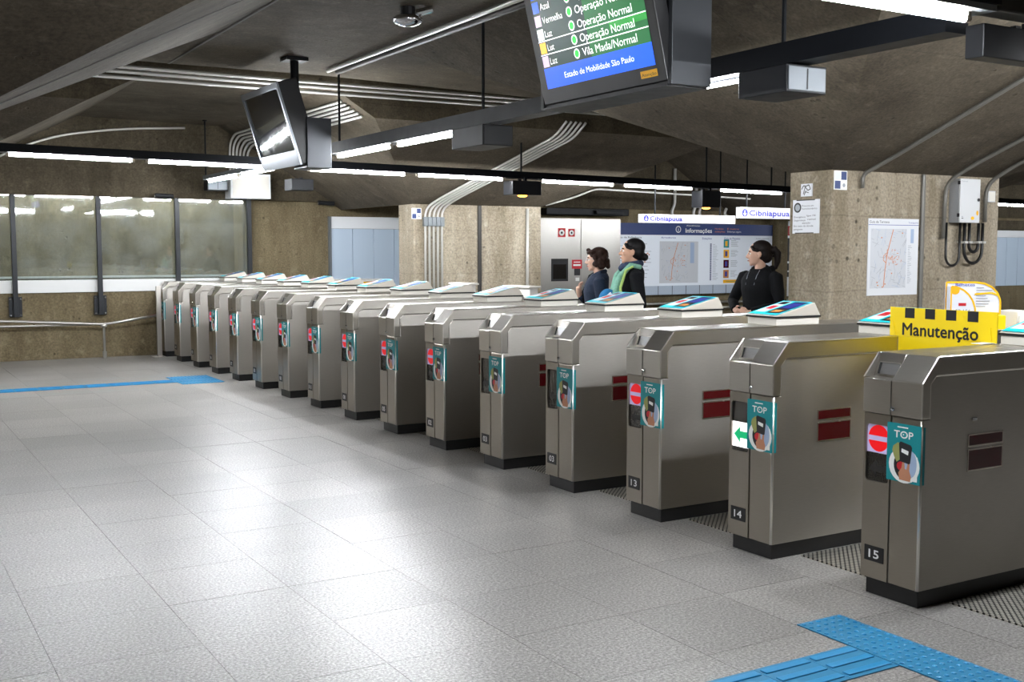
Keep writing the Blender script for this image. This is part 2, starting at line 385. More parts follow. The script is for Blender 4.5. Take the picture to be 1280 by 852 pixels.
def FR(o, r, u):
    o, r, u = Vector(o), Vector(r).normalized(), Vector(u).normalized()
    return (o, r, u, r.cross(u))
def faceX(x, y, z): return FR((x, y, z), (0, -1, 0), (0, 0, 1))     # plane seen from -X
def faceY(x, y, z): return FR((x, y, z), (1, 0, 0), (0, 0, 1))      # plane seen from -Y
def thing(name, label, cat, loc=(0, 0, 0), rz=0, group=None):
    o = bpy.data.objects.new(name, None); COL.objects.link(o); o.empty_display_size = .1
    o.location = loc; o.rotation_euler = (0, 0, rz); o['label'] = label; o['category'] = cat
    if group: o['group'] = group
    return o
def tag(o, label, cat, group=None):
    o['label'] = label; o['category'] = cat
    if group: o['group'] = group
    return o
def struct(o): o['kind'] = 'structure'; return o
def kids(o): return [c for c in o.children]
def copy_tree(o, parent=None):
    c = o.copy(); COL.objects.link(c)
    if parent: c.parent = parent
    for ch in list(o.children): copy_tree(ch, c)
    return c
def arc(pts, r=.12, n=5):
    """polyline with rounded corners"""
    P = [Vector(p) for p in pts]; out = [P[0]]
    for a, b, c in zip(P, P[1:], P[2:]):
        d1 = (a - b); d2 = (c - b); q = min(r, d1.length * .45, d2.length * .45)
        s = b + d1.normalized() * q; e = b + d2.normalized() * q
        for i in range(n + 1):
            t = i / n; out.append(s * (1 - t) ** 2 + b * 2 * t * (1 - t) + e * t * t)
    out.append(P[-1]); return out

# ================================================================== SETTING
YB = 16.9
# ---- floor: slab with laid granite tiles
fl = struct(B().box(-7, 32, -5, 18.2, -.2, -.012, 'joint').build('floor'))
TX0, TP, TY0, TPY = .59, .545, 4.86, .5555
tile_me = B().box(.001, TP - .001, .001, TPY - .001, -.011, 0, 'granite').mesh('floor_tile')
nt = 0
for i in range(-1, 7):
    for j in range(-5, 22):
        x = TX0 + i * TP; y = TY0 + j * TPY
        if nt >= 300 or y + TPY > YB + .01: continue
        t = bpy.data.objects.new('floor_tile', tile_me); COL.objects.link(t); t.parent = fl
        t.location = (x, y, random.uniform(-.0006, .0002)); nt += 1
xa, xb = TX0 - TP, TX0 + 7 * TP; ya, yb = TY0 - 5 * TPY, TY0 + 21.0 * TPY
rest = B()
for x0, x1, y0, y1 in ((-7, xa, -5, 18.2), (xb, 32, -5, 18.2), (xa, xb, -5, ya), (xa, xb, yb, 18.2)):
    rest.box(x0, x1, y0, y1, -.011, -.0005, 'granite')
o = rest.build('floor_paving', fl); o['kind'] = 'stuff'

# ---- pillars
Z0, ZC, DX, EY = 2.2, 3.45, 2.4, 2.84
PX = [(-1.7, .45), (6.87, 9.0), (15.2, 17.4)]
PYN = (6.49, 6.96); PYF = (14.3, 14.8)
for i, (x0, x1) in enumerate(PX):
    for (y0, y1) in (PYN, PYF):
        b = B().box(x0, x1, y0, y1, 0, Z0 + .15, 'pillar_concrete')
        struct(b.build('pillar', None, bevel=.012))
# ---- folded concrete ceiling
def facets(b, x0, x1, y0, y1, zc=ZC, back=True, ymax=None, xr=None, m='ceiling_concrete'):
    xr = xr if xr is not None else DX
    ye = y1 + EY if back else ymax
    A = [(x0, y0, Z0), (x1, y0, Z0), (x1, y1 if back else ymax, Z0), (x0, y1 if back else ymax, Z0)]
    yf = y0 - EY
    zr = Z0 + (zc - Z0) * xr / DX
    F = [(x0 - DX, yf, zc), (x1 + xr, yf if xr == DX else y0 - EY * xr / DX, zr), (x1 + xr, ye, zr), (x0 - DX, ye, zc)]
    b.add(A + F, [(0, 1, 5, 4), (1, 2, 6, 5), (3, 0, 4, 7)] + ([(2, 3, 7, 6)] if back else []), m)
cb = B()
for x0, x1 in PX: facets(cb, x0, x1, *PYN)
yf, ybk = PYN[0] - EY, PYN[1] + EY
YE = 11.6
xs = [-7, -1.7 - DX, .45 + DX, 6.87 - DX, 9 + DX, 15.2 - DX, 17.4 + DX, 32]
zb = [3.45, 3.45, 3.43, 3.44, 3.3, 3.3, 3.4, 3.4]
v = []; f = []
for a, b_ in ((0, 1), (2, 3), (4, 5), (6, 7)):
    cb.add([(xs[a], yf, ZC), (xs[b_], yf, ZC), (xs[b_], ybk, ZC), (xs[a], ybk, ZC)], [(0, 1, 2, 3)], 'ceiling_concrete')
cb.add([(-7, -5, ZC), (32, -5, ZC), (32, yf, ZC), (-7, yf, ZC)], [(0, 1, 2, 3)], 'ceiling_concrete')
for k in range(len(xs) - 1):
    cb.add([(xs[k], ybk, ZC), (xs[k + 1], ybk, ZC), (xs[k + 1], YE, zb[k + 1]), (xs[k], YE, zb[k])], [(0, 1, 2, 3)], 'ceiling_concrete')
    cb.add([(xs[k], YE, zb[k]), (xs[k + 1], YE, zb[k + 1]), (xs[k + 1], YE, 3.62), (xs[k], YE, 3.62)], [(0, 1, 2, 3)], 'beam_concrete')
cb.add([(-7, YE, 3.62), (32, YE, 3.62), (32, 12.25, 3.62), (-7, 12.25, 3.62)], [(0, 1, 2, 3)], 'beam_concrete')
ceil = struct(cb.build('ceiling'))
cf = B()
RXR = 1.75
ZR = Z0 + (ZC - Z0) * RXR / DX
YS = 12.25
DXL = 2.0
for i, (x0, x1) in enumerate(PX):
    # far umbrellas run straight on to the back wall
    y0 = PYF[0]; dy = y0 - YS; zf = Z0 + .44 * dy; dxf = dy * DX / EY
    xr = RXR if i >= 1 else DX; zr = Z0 + (ZC - Z0) * xr / DX
    dxl = .44 * dy / ((ZC - .03 - Z0) / DXL)
    cf.add([(x0, y0, Z0), (x1, y0, Z0), (x1 + dxf, YS, zf), (x0 - dxl, YS, zf)], [(0, 1, 2, 3)], 'ceiling_concrete')
    cf.add([(x1, y0, Z0), (x1, 17.1, Z0), (x1 + xr, 17.1, zr), (x1 + xr, YS, zr), (x1 + dxf, YS, zf)], [(0, 1, 2, 3, 4)], 'ceiling_concrete')
    cf.add([(x0, y0, Z0), (x0 - dxl, YS, zf), (x0 - DXL, YS, ZC - .03), (x0 - DXL, 17.1, ZC - .03), (x0, 17.1, Z0)], [(0, 1, 2, 3, 4)], 'ceiling_concrete')
for (a, za), (c, zc_) in (((-7, ZC - .03), (-1.7 - DXL, ZC - .03)), ((.45 + DX, ZC), (6.87 - DXL, ZC - .03)), ((9 + RXR, ZR), (15.2 - DXL, ZC - .03)), ((17.4 + RXR, ZR), (32, ZR))):
    cf.add([(a, YS, za), (c, YS, zc_), (c, 17.1, zc_), (a, 17.1, za)], [(0, 1, 2, 3)], 'ceiling_concrete')
prof_f = [(-7, ZC)]
for i, (x0, x1) in enumerate(PX):
    dy = PYF[0] - YS; zf = Z0 + .44 * dy; dxf = dy * DX / EY; xr = RXR if i >= 1 else DX
    prof_f += [(x0 - DXL, ZC - .03), (x0 - .44 * dy / ((ZC - .03 - Z0) / DXL), zf), (x1 + dxf, zf), (x1 + xr, Z0 + (ZC - Z0) * xr / DX)]
prof_f.append((32, ZR))
for (xa_, za_), (xb_, zb_) in zip(prof_f, prof_f[1:]):
    cf.add([(xa_, YS, za_), (xb_, YS, zb_), (xb_, YS, 3.62), (xa_, YS, 3.62)], [(0, 1, 2, 3)], 'beam_concrete')
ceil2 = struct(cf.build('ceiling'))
# casting joints standing slightly proud of the soffit
jb = B()
for y in (6.72,):
    jb.prism([(.45, y - .012, Z0 - .002), (.45, y + .012, Z0 - .002), (.45 + DX, y + .012, ZC - .006), (.45 + DX, y - .012, ZC - .006)], (0, 0, -.006), 'joint')
jb.box(.45 + DX - .01, .45 + DX + .01, yf, YE, ZC - .024, ZC - .016, 'joint')
jb.build('casting_joint', ceil)

# ---- back wall, window strip, recess
struct(B().box(-7, 5.35, YB, YB + .25, -.01, .95, 'wall_concrete').build('wall_back'))
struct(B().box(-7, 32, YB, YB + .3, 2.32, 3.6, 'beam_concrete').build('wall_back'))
struct(B().box(5.33, 32, YB + .1, YB + .35, -.01, 2.35, 'wall_concrete').build('wall_back'))
struct(B().box(-7, 5.6, 17.75, 17.95, -.01, 3.6, 'wall_concrete').build('wall_corridor'))
struct(B().box(5.33, 5.6, YB + .3, 17.8, -.01, 3.6, 'wall_concrete').build('wall_corridor'))
struct(B().box(-7, 5.6, 17.1, 17.95, 2.9, 3.05, 'ceiling_concrete').build('ceiling_corridor'))
struct(B().box(-7, 5.33, 17.66, 17.748, 1.135, 1.165, 'sill_white').build('trim_1'))
struct(B().box(-7, 5.33, 17.69, 17.748, .95, 1.134, 'wall_concrete').build('trim_2')).hide_render = False
s = struct(B().box(-7, 5.3, YB - .03, YB + .2, .95, 1.125, 'sill_white').build('trim_3', None, bevel=.004))
posts = [-.27, .845, 1.958, 3.088, 4.201, 5.294]
for k in range(len(posts) - 1):
    x0, x1 = posts[k], posts[k + 1]
    w = struct(B().box(x0 + .01, x1 - .01, YB + .02, YB + .03, 1.125, 2.32, 'pane_glass').build('window_%d' % (k + 1)))
    p = x1
    zb_ = .62 if k < 4 else 1.1
    po = B().box(p - .032, p + .032, YB - .1, YB - .031, zb_, 2.32, 'post_dark').build('mullion', w, bevel=.004)
    if k < 4:
        pl = B().box(p - .085, p + .085, YB - .045, YB - .001, .62, .9, 'post_dark')
        for dx in (-.065, .065):
            for z in (.645, .87): pl.tube([(p + dx, YB - .046, z), (p + dx, YB - .058, z)], .013, 'chrome', 8)
        pl.build('base_plate', po)
# enclosing walls of the hall, out of the picture
struct(B().box(-7.3, -7, -5, 18.2, -.01, 4, 'hall_concrete').build('wall_left'))
struct(B().box(-7.3, 32.3, -5.3, -5, -.01, 4, 'hall_plaster').build('wall_front'))
struct(B().box(32, 32.3, -5, 18.2, -.01, 4, 'hall_concrete').build('wall_right'))

# ================================================================== LIGHT RAILS
def tube_part(parent, p0, p1, r=.0125, drop=.0):
    p0, p1 = Vector(p0), Vector(p1); d = (p1 - p0).normalized()
    t = B().tube([p0 + d * .03, p1 - d * .03], r, 'tube_light', 10).build('fluorescent_tube', parent, smooth=True)
    for a, s_ in ((p0, 1), (p1, -1)):
        e = B(); e.tube([a + d * .032 * s_, a], r * 1.05, 'tube_cap', 10)
        e.obox(a + d * .012 * s_ + Vector((0, 0, .03)), d * .01, d.cross(Vector((0, 0, 1))) * .014, (0, 0, .03), 'tube_cap')
        e.build('lamp_holder', t)
    return t
def hanger(parent, x, y, z0, z1, r=.013):
    b = B().tube([(x, y, z0), (x, y, z1)], r, 'rail_dark', 8)
    b.tube([(x, y, z1 - .03), (x, y, z1)], r * 2.6, 'rail_dark', 8)
    b.build('hanger', parent)
# rail A, across the hall
zA = lambda x: 2.545 - .0112 * x
rA = thing('light_rail', 'long dark light rail hung before the glazed back wall, running the width of the hall', 'light', (0, 0, 0))
def beamA(x0, x1):
    b = B(); v = []
    for x in (x0, x1):
        for y, z in ((12.52, .024), (12.68, .024), (12.66, .115), (12.54, .115)): v.append((x, y, zA(x) + z))
    b.add(v, [(0, 1, 2, 3), (7, 6, 5, 4), (0, 4, 5, 1), (1, 5, 6, 2), (2, 6, 7, 3), (3, 7, 4, 0)], 'rail_dark'); return b
beamA(-6, 4.42).build('beam', rA); beamA(4.95, 27).build('beam', rA)
for a, c in ((-5.2, -4.0), (-3.85, -2.65), (-2.5, -1.25), (-1.15, .05), (.1, 1.3), (1.421, 2.704), (2.822, 4.152), (4.684, 5.961), (6.093, 7.359), (7.912, 9.126), (9.263, 10.521), (11.005, 12.282), (12.9, 14.1), (14.25, 15.5), (16.9, 18.2), (18.3, 19.5), (20.6, 21.9), (22.0, 23.3), (23.4, 24.7), (24.8, 26.1)):
    tube_part(rA, (a, 12.6, zA(a)), (c, 12.6, zA(c)))  # tubes out of view at the right end added to brighten the far panelling
for x in (-2.0, 7.62, 10.77, 12.05): hanger(rA, x, 12.6, zA(x) + .1, 3.0 if x < 8.5 and x > 5 else 3.12)
# rail B, along the row of gates
rB = thing('light_rail', 'dark light rail running above the turnstiles behind the departures screen', 'light', (0, 0, 0))
B().box(4.42, 4.58, 3.5, 11.3, 2.562, 2.68, 'rail_dark').build('beam', rB)
B().box(4.43, 4.57, 12.75, 16.2, 2.562, 2.62, 'rail_grey').build('beam', rB)
for a, c in ((4.95, 6.3), (8.373, 9.701), (9.828, 11.2), (11.35, 12.5), (13.25, 14.58), (14.73, 16.15)):
    tube_part(rB, (4.5, a, 2.535), (4.5, c, 2.535))
hanger(rB, 4.5, 8.04, 2.68, 3.45); hanger(rB, 4.5, 11.15, 2.66, 3.45); hanger(rB, 4.5, 4.63, 2.68, 3.45); hanger(rB, 4.5, 16.3, 2.6, 3.44)
# rail C, across, near the camera
rC = thing('light_rail', 'nearest light rail with a bright bare tube crossing the top right', 'light', (0, 0, 0))
YC = 3.2
B().box(1.2, 4.3, YC - .08, YC + .08, 2.60, 2.69, 'rail_dark').build('beam', rC); B().box(5.2, 11, YC - .08, YC + .08, 2.60, 2.69, 'rail_dark').build('beam', rC)
B().box(1.25, 4.28, YC - .07, YC + .07, 2.572, 2.598, 'rail_grey').build('reflector', rC)
B().box(4.31, 4.7, YC - .06, YC + .06, 2.58, 2.7, 'conduit_dark').build('end_box', rC, bevel=.01)
for a in (1.5, 2.92, 5.3, 6.7, 8.1, 9.5): tube_part(rC, (a, YC, 2.542), (a + 1.27, YC, 2.542), r=.016)  # tubes right of the end box are unseen, added to light turnstile sides
for x in (1.4, 3.7, 6.0, 10.2): hanger(rC, x, YC, 2.68, 3.45)
rF = thing('light_rail', 'added lamp, unseen above the lintel, brightening the corridor behind the glazing', 'light', (0, 0, 0))  # unseen lamp added to lighten the corridor wall behind the glass
B().box(-5, 5.2, 17.32, 17.44, 2.84, 2.9, 'rail_grey').build('beam', rF)
for a in (-2.0, .2, 2.0, 3.7): tube_part(rF, (a, 17.38, 2.8), (a + 1.3, 17.38, 2.8))
# boxes hung from the rails
def hung_box(x0, x1, y0, y1, z0, z1, label, face=None, top=2.6, lampz=False, name='speaker_box'):
    cx, cy = (x0 + x1) / 2, (y0 + y1) / 2
    t = thing(name, label, 'speaker' if name == 'speaker_box' else 'lamp', (cx, cy, z0))
    hx, hy, h = (x1 - x0) / 2, (y1 - y0) / 2, z1 - z0
    B().box(-hx, hx, -hy, hy, 0, h, 'box_dark').build('housing', t, bevel=.006)
    if face == 'Y':
        B().box(-hx + .012, hx - .012, -hy - .006, -hy, .012, h - .012, 'box_face').build('end_plate', t, bevel=.002)
        B().box(-.004, .004, -hy - .008, -hy - .006, .02, h - .02, 'gap_black').build('seam', t)
    if face == 'D':
        B().box(-hx + .01, hx - .01, -hy - .005, -hy, .01, h - .01, 'box_dark').build('end_plate', t, bevel=.002)
    for dy in (-hy * .6, hy * .6): B().box(-.02, .02, dy - .015, dy + .015, h, max(top - z0, h + .01), 'rail_dark').build('bracket', t)
    if lampz:
        B().ell((0, 0, -.005), (.07, .05, .022), 'lamp_orange').build('lamp', t, smooth=True)
    return t
hung_box(4.38, 4.68, 4.48, 4.86, 2.405, 2.555, 'grey speaker box with a pale end plate, hanging right of the departures screen', 'Y', 2.6)
hung_box(4.36, 4.64, 7.8, 8.33, 2.385, 2.55, 'dark speaker box hung at the end of the tubes left of the departures screen', 'D', 2.57)
hung_box(4.43, 5.1, 3.3, 3.4, 2.42, 2.57, 'black speaker box hung beside the nearest bare tube', None, 2.6)
hung_box(7.42, 7.86, 12.48, 12.72, 2.27, 2.45, 'dark box with a glowing orange lamp under the rail before the far pillar', None, 2.5, True, 'emergency_light')
hung_box(10.6, 10.95, 12.48, 12.72, 2.17, 2.41, 'dark box with an orange lamp on the rail nearest the blue arrow signs', None, 2.45, True, 'emergency_light')
hung_box(4.52, 4.82, 16.3, 16.5, 2.42, 2.57, 'small box with a pale face hung at the far rail end by the windows', 'Y', 2.6)
hung_box(5.3, 5.62, 14.9, 15.2, 2.38, 2.54, 'small dark box hung behind the tilted blank screen', 'D', 2.56)

# ================================================================== SCREENS
# departures screen (faces -X, tilted down)
ds = thing('departures_screen', 'large lit departures screen with green rows in a black hanging housing', 'screen', (3.85, 5.45, 2.45))
X0 = 0; Ya, Yb_ = -.64, .66                                    # near and far ends
hb = B(); hb.prism_y([(.02, 0), (.27, 0), (.27, .62), (.02, .62)], Ya + .02, Yb_ - .02, 'monitor_case'); hb.build('housing', ds, bevel=.004)
B().box(0, .275, Ya - .012, Ya + .02, -.005, .47, 'monitor_side').build('end_plate', ds, bevel=.003)
B().box(0, .275, Yb_ - .02, Yb_ + .012, -.005, .47, 'monitor_case').build('end_plate', ds, bevel=.003)
B().box(-.01, .275, Ya + .02, Yb_ - .02, -.012, 0, 'monitor_case').build('base_plate', ds)
tilt = 14
u = Vector((-math.sin(R_(tilt)), 0, math.cos(R_(tilt)))); r = Vector((0, -1, 0)); n = r.cross(u)
SO = Vector((.01, 0, .03))
F = (SO, r, u, n)
B().obox(SO + u * .42 + n * -.03, r * .62, u * .43, n * .045, 'monitor_case').build('panel', ds, bevel=.006)
F = (SO + n * .0155, r, u, n)
sc = B(); wS, y0S, y1S = .545, .085, .80
rows = ['screen_dark', 'screen_green', 'screen_green_b']
sc.quad(F, -wS, wS, y0S, y0S + .125, .001, 'screen_blue')
rh = .082; yy = y0S + .125
for i in range(6):
    sc.quad(F, -wS, wS, yy, yy + rh, .001, 'screen_green')
    sc.quad(F, -wS, -.02, yy, yy + rh, .0016, 'screen_dark')
    sc.quad(F, .2, wS, yy + rh * .5, yy + rh, .0016, 'screen_green_b' if i % 2 else 'screen_green')
    yy += rh
sc.quad(F, -wS, wS, yy, yy + .045, .001, 'screen_navy'); sc.quad(F, -wS, wS, yy + .045, y1S, .001, 'screen_blue')
pan = sc.build('screen', ds)
tx = B()
tx.text(F, 'Estado de Mobilidade São Paulo', -.33, y0S + .045, .036, .003, 'screen_white', w=.7)
names = ['Luz', 'Lut', 'Luz', 'Vermelha', 'Azul', 'Linha']; st = ['Vila Madalena', 'Operação Normal', 'Operação Normal', 'Operação Normal', 'Operação Normal', 'Vila Madalena']
st[0] = 'Vila Mada/Normal'
cols = ['screen_pink', 'screen_yellow', 'screen_white', 'screen_pink', 'screen_blue', 'screen_blue']
yy = y0S + .125
for i in range(6):
    tx.quad(F, -wS + .008, -wS + .075, yy + .008, yy + rh - .008, .003, cols[i])
    tx.text(F, names[i], -wS + .09, yy + .018, .042, .003, 'screen_white', w=None if i != 3 else .22)
    tx.disc(F, -.16, yy + rh / 2, .03, .03, .003, 'screen_white', 18); tx.disc(F, -.16, yy + rh / 2, .022, .022, .0036, 'screen_dot', 18)
    tx.text(F, st[i], -.1, yy + .018, .048, .003, 'screen_white', w=.53)
    if i in (1, 2): tx.quad(F, -wS, wS, yy - .003, yy + .003, .003, 'screen_white')
    yy += rh
tx.quad(F, -wS, wS, yy - .002, yy + .003, .003, 'screen_white'); tx.quad(F, -wS, wS, yy + .043, yy + .048, .003, 'screen_white')
tx.text(F, 'Destino Tempo restante', -wS + .02, yy + .012, .024, .003, 'screen_white')
tx.text(F, 'Metrô', -wS + .04, yy + .06, .06, .003, 'screen_white')
tx.build('lettering', pan)
sk = B(); sk.quad((Vector((-.0005, 0, 0)), r, Vector((0, 0, 1)), Vector((-1, 0, 0))), .37, .53, .012, .05, .0, 'sticker_yellow').build('sticker', ds) if False else None
F2 = (SO + n * .0155, r, u, n)
st_ = B().quad(F2, .4, .55, .025, .065, .0012, 'sticker_yellow').text(F2, 'Atenção', .41, .034, .018, .002, 'black_print', w=.13)
st_.build('sticker', ds)
B().tube([(.2, .3, .6), (.2, .3, 1.0)], .03, 'rail_dark', 10).tube([(.2, -.3, .6), (.2, -.3, 1.0)], .03, 'rail_dark', 10).build('hanger', ds)

# blank tilted screen further back
bs = thing('blank_screen', 'switched-off grey-framed screen tilted down on a ceiling post near the windows', 'screen', (3.86, 10.6, 2.36))
tilt = 17
u = Vector((-math.sin(R_(tilt)), 0, math.cos(R_(tilt)))); r = Vector((0, -1, 0)); n = r.cross(u)
SO = Vector((0, .5, .03))
c0 = SO + u * .41
B().obox(c0 - n * .1, r * .56, u * .41, n * .1, 'monitor_case').build('cabinet', bs, bevel=.01)
fr_ = B()
for (cx, cy, hx, hy) in ((0, .025 + .05, .56, .075), (0, .79, .56, .03), (-.545, .42, .018, .4), (.545, .42, .018, .4)):
    fr_.obox(SO + r * cx + u * cy + n * .008, r * hx, u * hy, n * .012, 'crt_bezel')
fr_.build('bezel', bs, bevel=.003)
B().obox(SO + u * .45 + n * .001, r * .535, u * .32, n * .003, 'screen_off').build('screen', bs)
B().box(.045, .3, -.085, .3, .0, .49, 'monitor_side').build('side_box', bs, bevel=.006)
B().tube([(.0, .12, .4), (.0, .12, 1.07)], .042, 'rail_dark', 12).box(-.11, .11, .02, .22, 1.05, 1.09, 'rail_dark').build('post', bs)

# ================================================================== TURNSTILES
GX, GY, GP, GW, GL = 3.9, 3.145, .89, .311, 1.8
def plate_hole(b, y0, y1, z0, z1, hy0, hy1, hz0, hz1, rad, x0, x1, m):
    """plate in the YZ plane with a rounded rectangular hole"""
    n = 5; inner = []
    for cy, cz, a0 in ((hy1 - rad, hz1 - rad, 0), (hy0 + rad, hz1 - rad, 90), (hy0 + rad, hz0 + rad, 180), (hy1 - rad, hz0 + rad, 270)):
        for i in range(n): a = R_(a0 + 90 * i / (n - 1)); inner.append((cy + rad * math.cos(a), cz + rad * math.sin(a)))
    outer = []
    for k, (cy, cz) in enumerate(((y1, z1), (y0, z1), (y0, z0), (y1, z0))):
        outer += [(cy, cz)] * n
    N = len(inner); v = []
    for x in (x0, x1):
        v += [(x, a, c) for a, c in outer] + [(x, a, c) for a, c in inner]
    f = []
    for i in range(N):
        j = (i + 1) % N
        q = [i, j, N + j, N + i]
        if outer[i] == outer[j]: q = [i, N + j, N + i]
        f.append(tuple(q)); f.append(tuple(2 * N + a for a in reversed(q)))
        f.append((N + i, N + j, 3 * N + j, 3 * N + i))
        if outer[i] != outer[j]: f.append((j, i, 2 * N + i, 2 * N + j))
    b.add(v, f, m)

def make_gate():
    g = thing('turnstile', '', 'turnstile', (GX, GY, 0))
    W_ = GW
    B().box(.02, GL - .02, .012, W_ - .012, 0, .08, 'plinth_black').build('plinth', g, bevel=.003)
    B().prism_y([(0.006, .078), (GL, .078), (GL, 1.016), (.08, 1.016), (.048, .98), (.048, .828), (.006, .828)], 0, W_, 'steel').build('body', g, bevel=.004)
    # front: two columns with a seam
    fp = B(); plate_hole(fp, .163, W_, .08, .826, .17, .297, .522, .777, .016, -.004, .012, 'steel_front'); fp.build('front_panel', g, bevel=.0012, seg=1)
    B().box(-.004, .012, 0, .157, .08, .826, 'steel_front').build('front_panel', g, bevel=.006)
    # highlight on the front corner, put in as a lighter steel strip
    B().tube([(.002, .003, .082), (.002, .003, .824)], .0075, 'steel_edge', 8).build('corner_glint', g, smooth=True)
    # hood
    hr = B(); hr.prism_y([(-.01, .83), (.042, .83), (.042, .978), (.078, 1.013), (GL + .002, 1.013), (GL + .002, 1.094), (.086, 1.094), (-.01, .985)], -.007, .16, 'steel_hood')
    hr.build('hood', g, bevel=.005)
    hl = B(); hl.prism_y([(-.01, .83), (.042, .83), (.042, .978), (.078, 1.013), (GL + .002, 1.013), (GL + .002, 1.094), (.086, 1.094), (.05, .987), (-.01, .981)], .1605, W_ + .004, 'steel_hood')
    hl.build('hood', g, bevel=.004)
    B().prism_y([(.046, .985), (.09, 1.094), (.082, 1.0945), (-.012, .987)], W_ - .004, W_ + .006, 'steel_edge').build('cheek', g, bevel=.001, seg=1)
    sl = Vector((.036, 0, .107)).normalized(); nn = Vector((-sl.z, 0, sl.x))
    c = Vector((.0615, .232, 1.022)); 
    s_ = B().obox(c + nn * .002, sl * .026, (0, .056, 0), nn * .003, 'slot_plate').build('slot_plate', g, bevel=.001, seg=1)
    B().obox(c + nn * .006 + sl * .029, sl * .0025, (0, .056, 0), nn * .002, 'steel_edge').build('slot_rim', s_)
    B().obox(c + nn * .0062 + Vector((0, .05, 0)), sl * .026, (0, .005, 0), nn * .0015, 'gap_black').build('slot', s_)
    B().tube([(-.01, -.0068, .832), (-.01, -.0068, .985), (.086, -.0068, 1.094), (GL, -.0068, 1.094)], .004, 'steel_edge', 6).build('edge_glint', g)  # glint of the hood edge put in as a lighter steel line
    B().tube([(.046, -.001, .83), (.046, -.001, .979), (.08, -.001, 1.0125), (GL, -.001, 1.0125)], .003, 'steel_edge', 6).build('edge_glint', g)  # same painted glint along the side panel border
    B().box(-.0108, -.0095, .1595, .161, .832, .982, 'gap_black').build('seam', g)
    B().box(.0425, .0475, -.0005, .02, .832, .977, 'gap_black').build('gap', g)
    lk = B(); lk.tube([(-.01, .145, .86), (-.02, .145, .86)], .0085, 'chrome', 12); lk.build('lock', g, smooth=True)
    # red reflectors on the side
    for z0, z1 in ((.691, .735), (.581, .669)):
        rf = B().box(.31, .54, -.0025, 0, z0, z1, 'reflector').build('reflector', g, bevel=.001, seg=1)
        bz = B(); a = .006
        for q in ((.31 - a, .54 + a, z0 - a, z0), (.31 - a, .54 + a, z1, z1 + a), (.31 - a, .31, z0, z1), (.54, .54 + a, z0, z1)):
            bz.box(q[0], q[1], -.003, 0, q[2], q[3], 'bezel')
        bz.build('reflector_frame', rf)
    # number plate
    B().box(-.0065, -.004, .181, .29, .158, .228, 'plate_black').build('number_plate', g, bevel=.001, seg=1)
    # fare poster, wrapped over the right corner
    ps = B().box(-.0062, -.0042, -.002, .178, .545, .80, 'teal'); ps.box(-.0062, .022, -.0022, -.0005, .545, .795, 'teal')
    po = ps.build('fare_poster', g)
    F = faceX(-.0064, .178, .545)
    pr = B()
    pr.disc(F, .095, .075, .082, .078, .0001, 'white_print', 24); pr.quad(F, .095, .165, .012, .12, .0001, 'white_print')
    pr.disc(F, .098, .075, .058, .064, .0003, 'black_print', 24)
    pr.disc(F, .128, .085, .034, .06, .0004, 'map_blue', 18)
    pr.poly(F, [(.036, .155), (.03, .135), (.04, .11), (.055, .085), (.075, .1), (.08, .165), (.06, .172)], .0005, 'olive_print')
    pr.disc(F, .078, .07, .022, .02, .0005, 'red_print', 12)
    pr.poly(F, [(.072, .01), (.066, .04), (.082, .062), (.088, .1), (.096, .1), (.1, .062), (.108, .058), (.118, .1), (.126, .098), (.124, .055), (.134, .03), (.13, .008)], .0007, 'skin_print')
    pr.poly(F, [(.072, .095), (.066, .168), (.074, .178), (.128, .168), (.136, .158), (.128, .088), (.12, .084), (.08, .09)], .0009, 'black_print')
    pr.poly(F, [(.08, .132), (.081, .148), (.118, .14), (.116, .122)], .0011, 'white_print')
    pr.build('print', po)
    lt = B().text(F, 'TOP', .038, .193, .032, .0007, 'white_print', w=.102, bold=.016)
    lt.disc(F, .0885, .209, .003, .0035, .0009, 'white_print', 10); lt.quad(F, .055, .112, .237, .2425, .0007, 'white_print')
    lt.build('lettering', po)
    # display behind the window
    B().box(.006, .011, .165, .302, .515, .784, 'display_glass').build('display', g)
    # validator pod on top
    B().box(.9, 1.26, .03, W_ - .03, 1.094, 1.138, 'pod_white').build('pod_base', g, bevel=.004)
    B().box(.893, 1.267, .022, W_ - .022, 1.139, 1.149, 'gap_black').build('pod_gasket', g)
    pd = B().prism_y([(.895, 1.149), (1.265, 1.149), (1.215, 1.228), (.897, 1.155)], .024, W_ - .024, 'pod_plastic').build('validator', g, bevel=.004)
    up = Vector((.318, 0, .073)).normalized()
    F = FR((.897, W_ / 2, 1.1552), (0, -1, 0), up)
    lb = B(); LW = .125; LH = .318
    lb.quad(F, -LW, LW, .006, LH - .004, .0045, 'cyan_print'); lb.build('label', pd)
    l2 = B(); l2.quad(F, -.11, -.025, .05, LH - .02, .0052, 'map_paper'); l2.quad(F, -.1, -.04, .12, .2, .0056, 'red_print'); l2.quad(F, -.1, -.035, .23, .29, .0056, 'dark_print')
    l2.quad(F, -.005, .112, .035, LH - .02, .0052, 'dark_print'); l2.quad(F, .01, .1, .15, .27, .0056, 'blue_print'); l2.quad(F, .015, .09, .06, .11, .0056, 'orange_print')
    l2.build('label_print', pd)
    return g

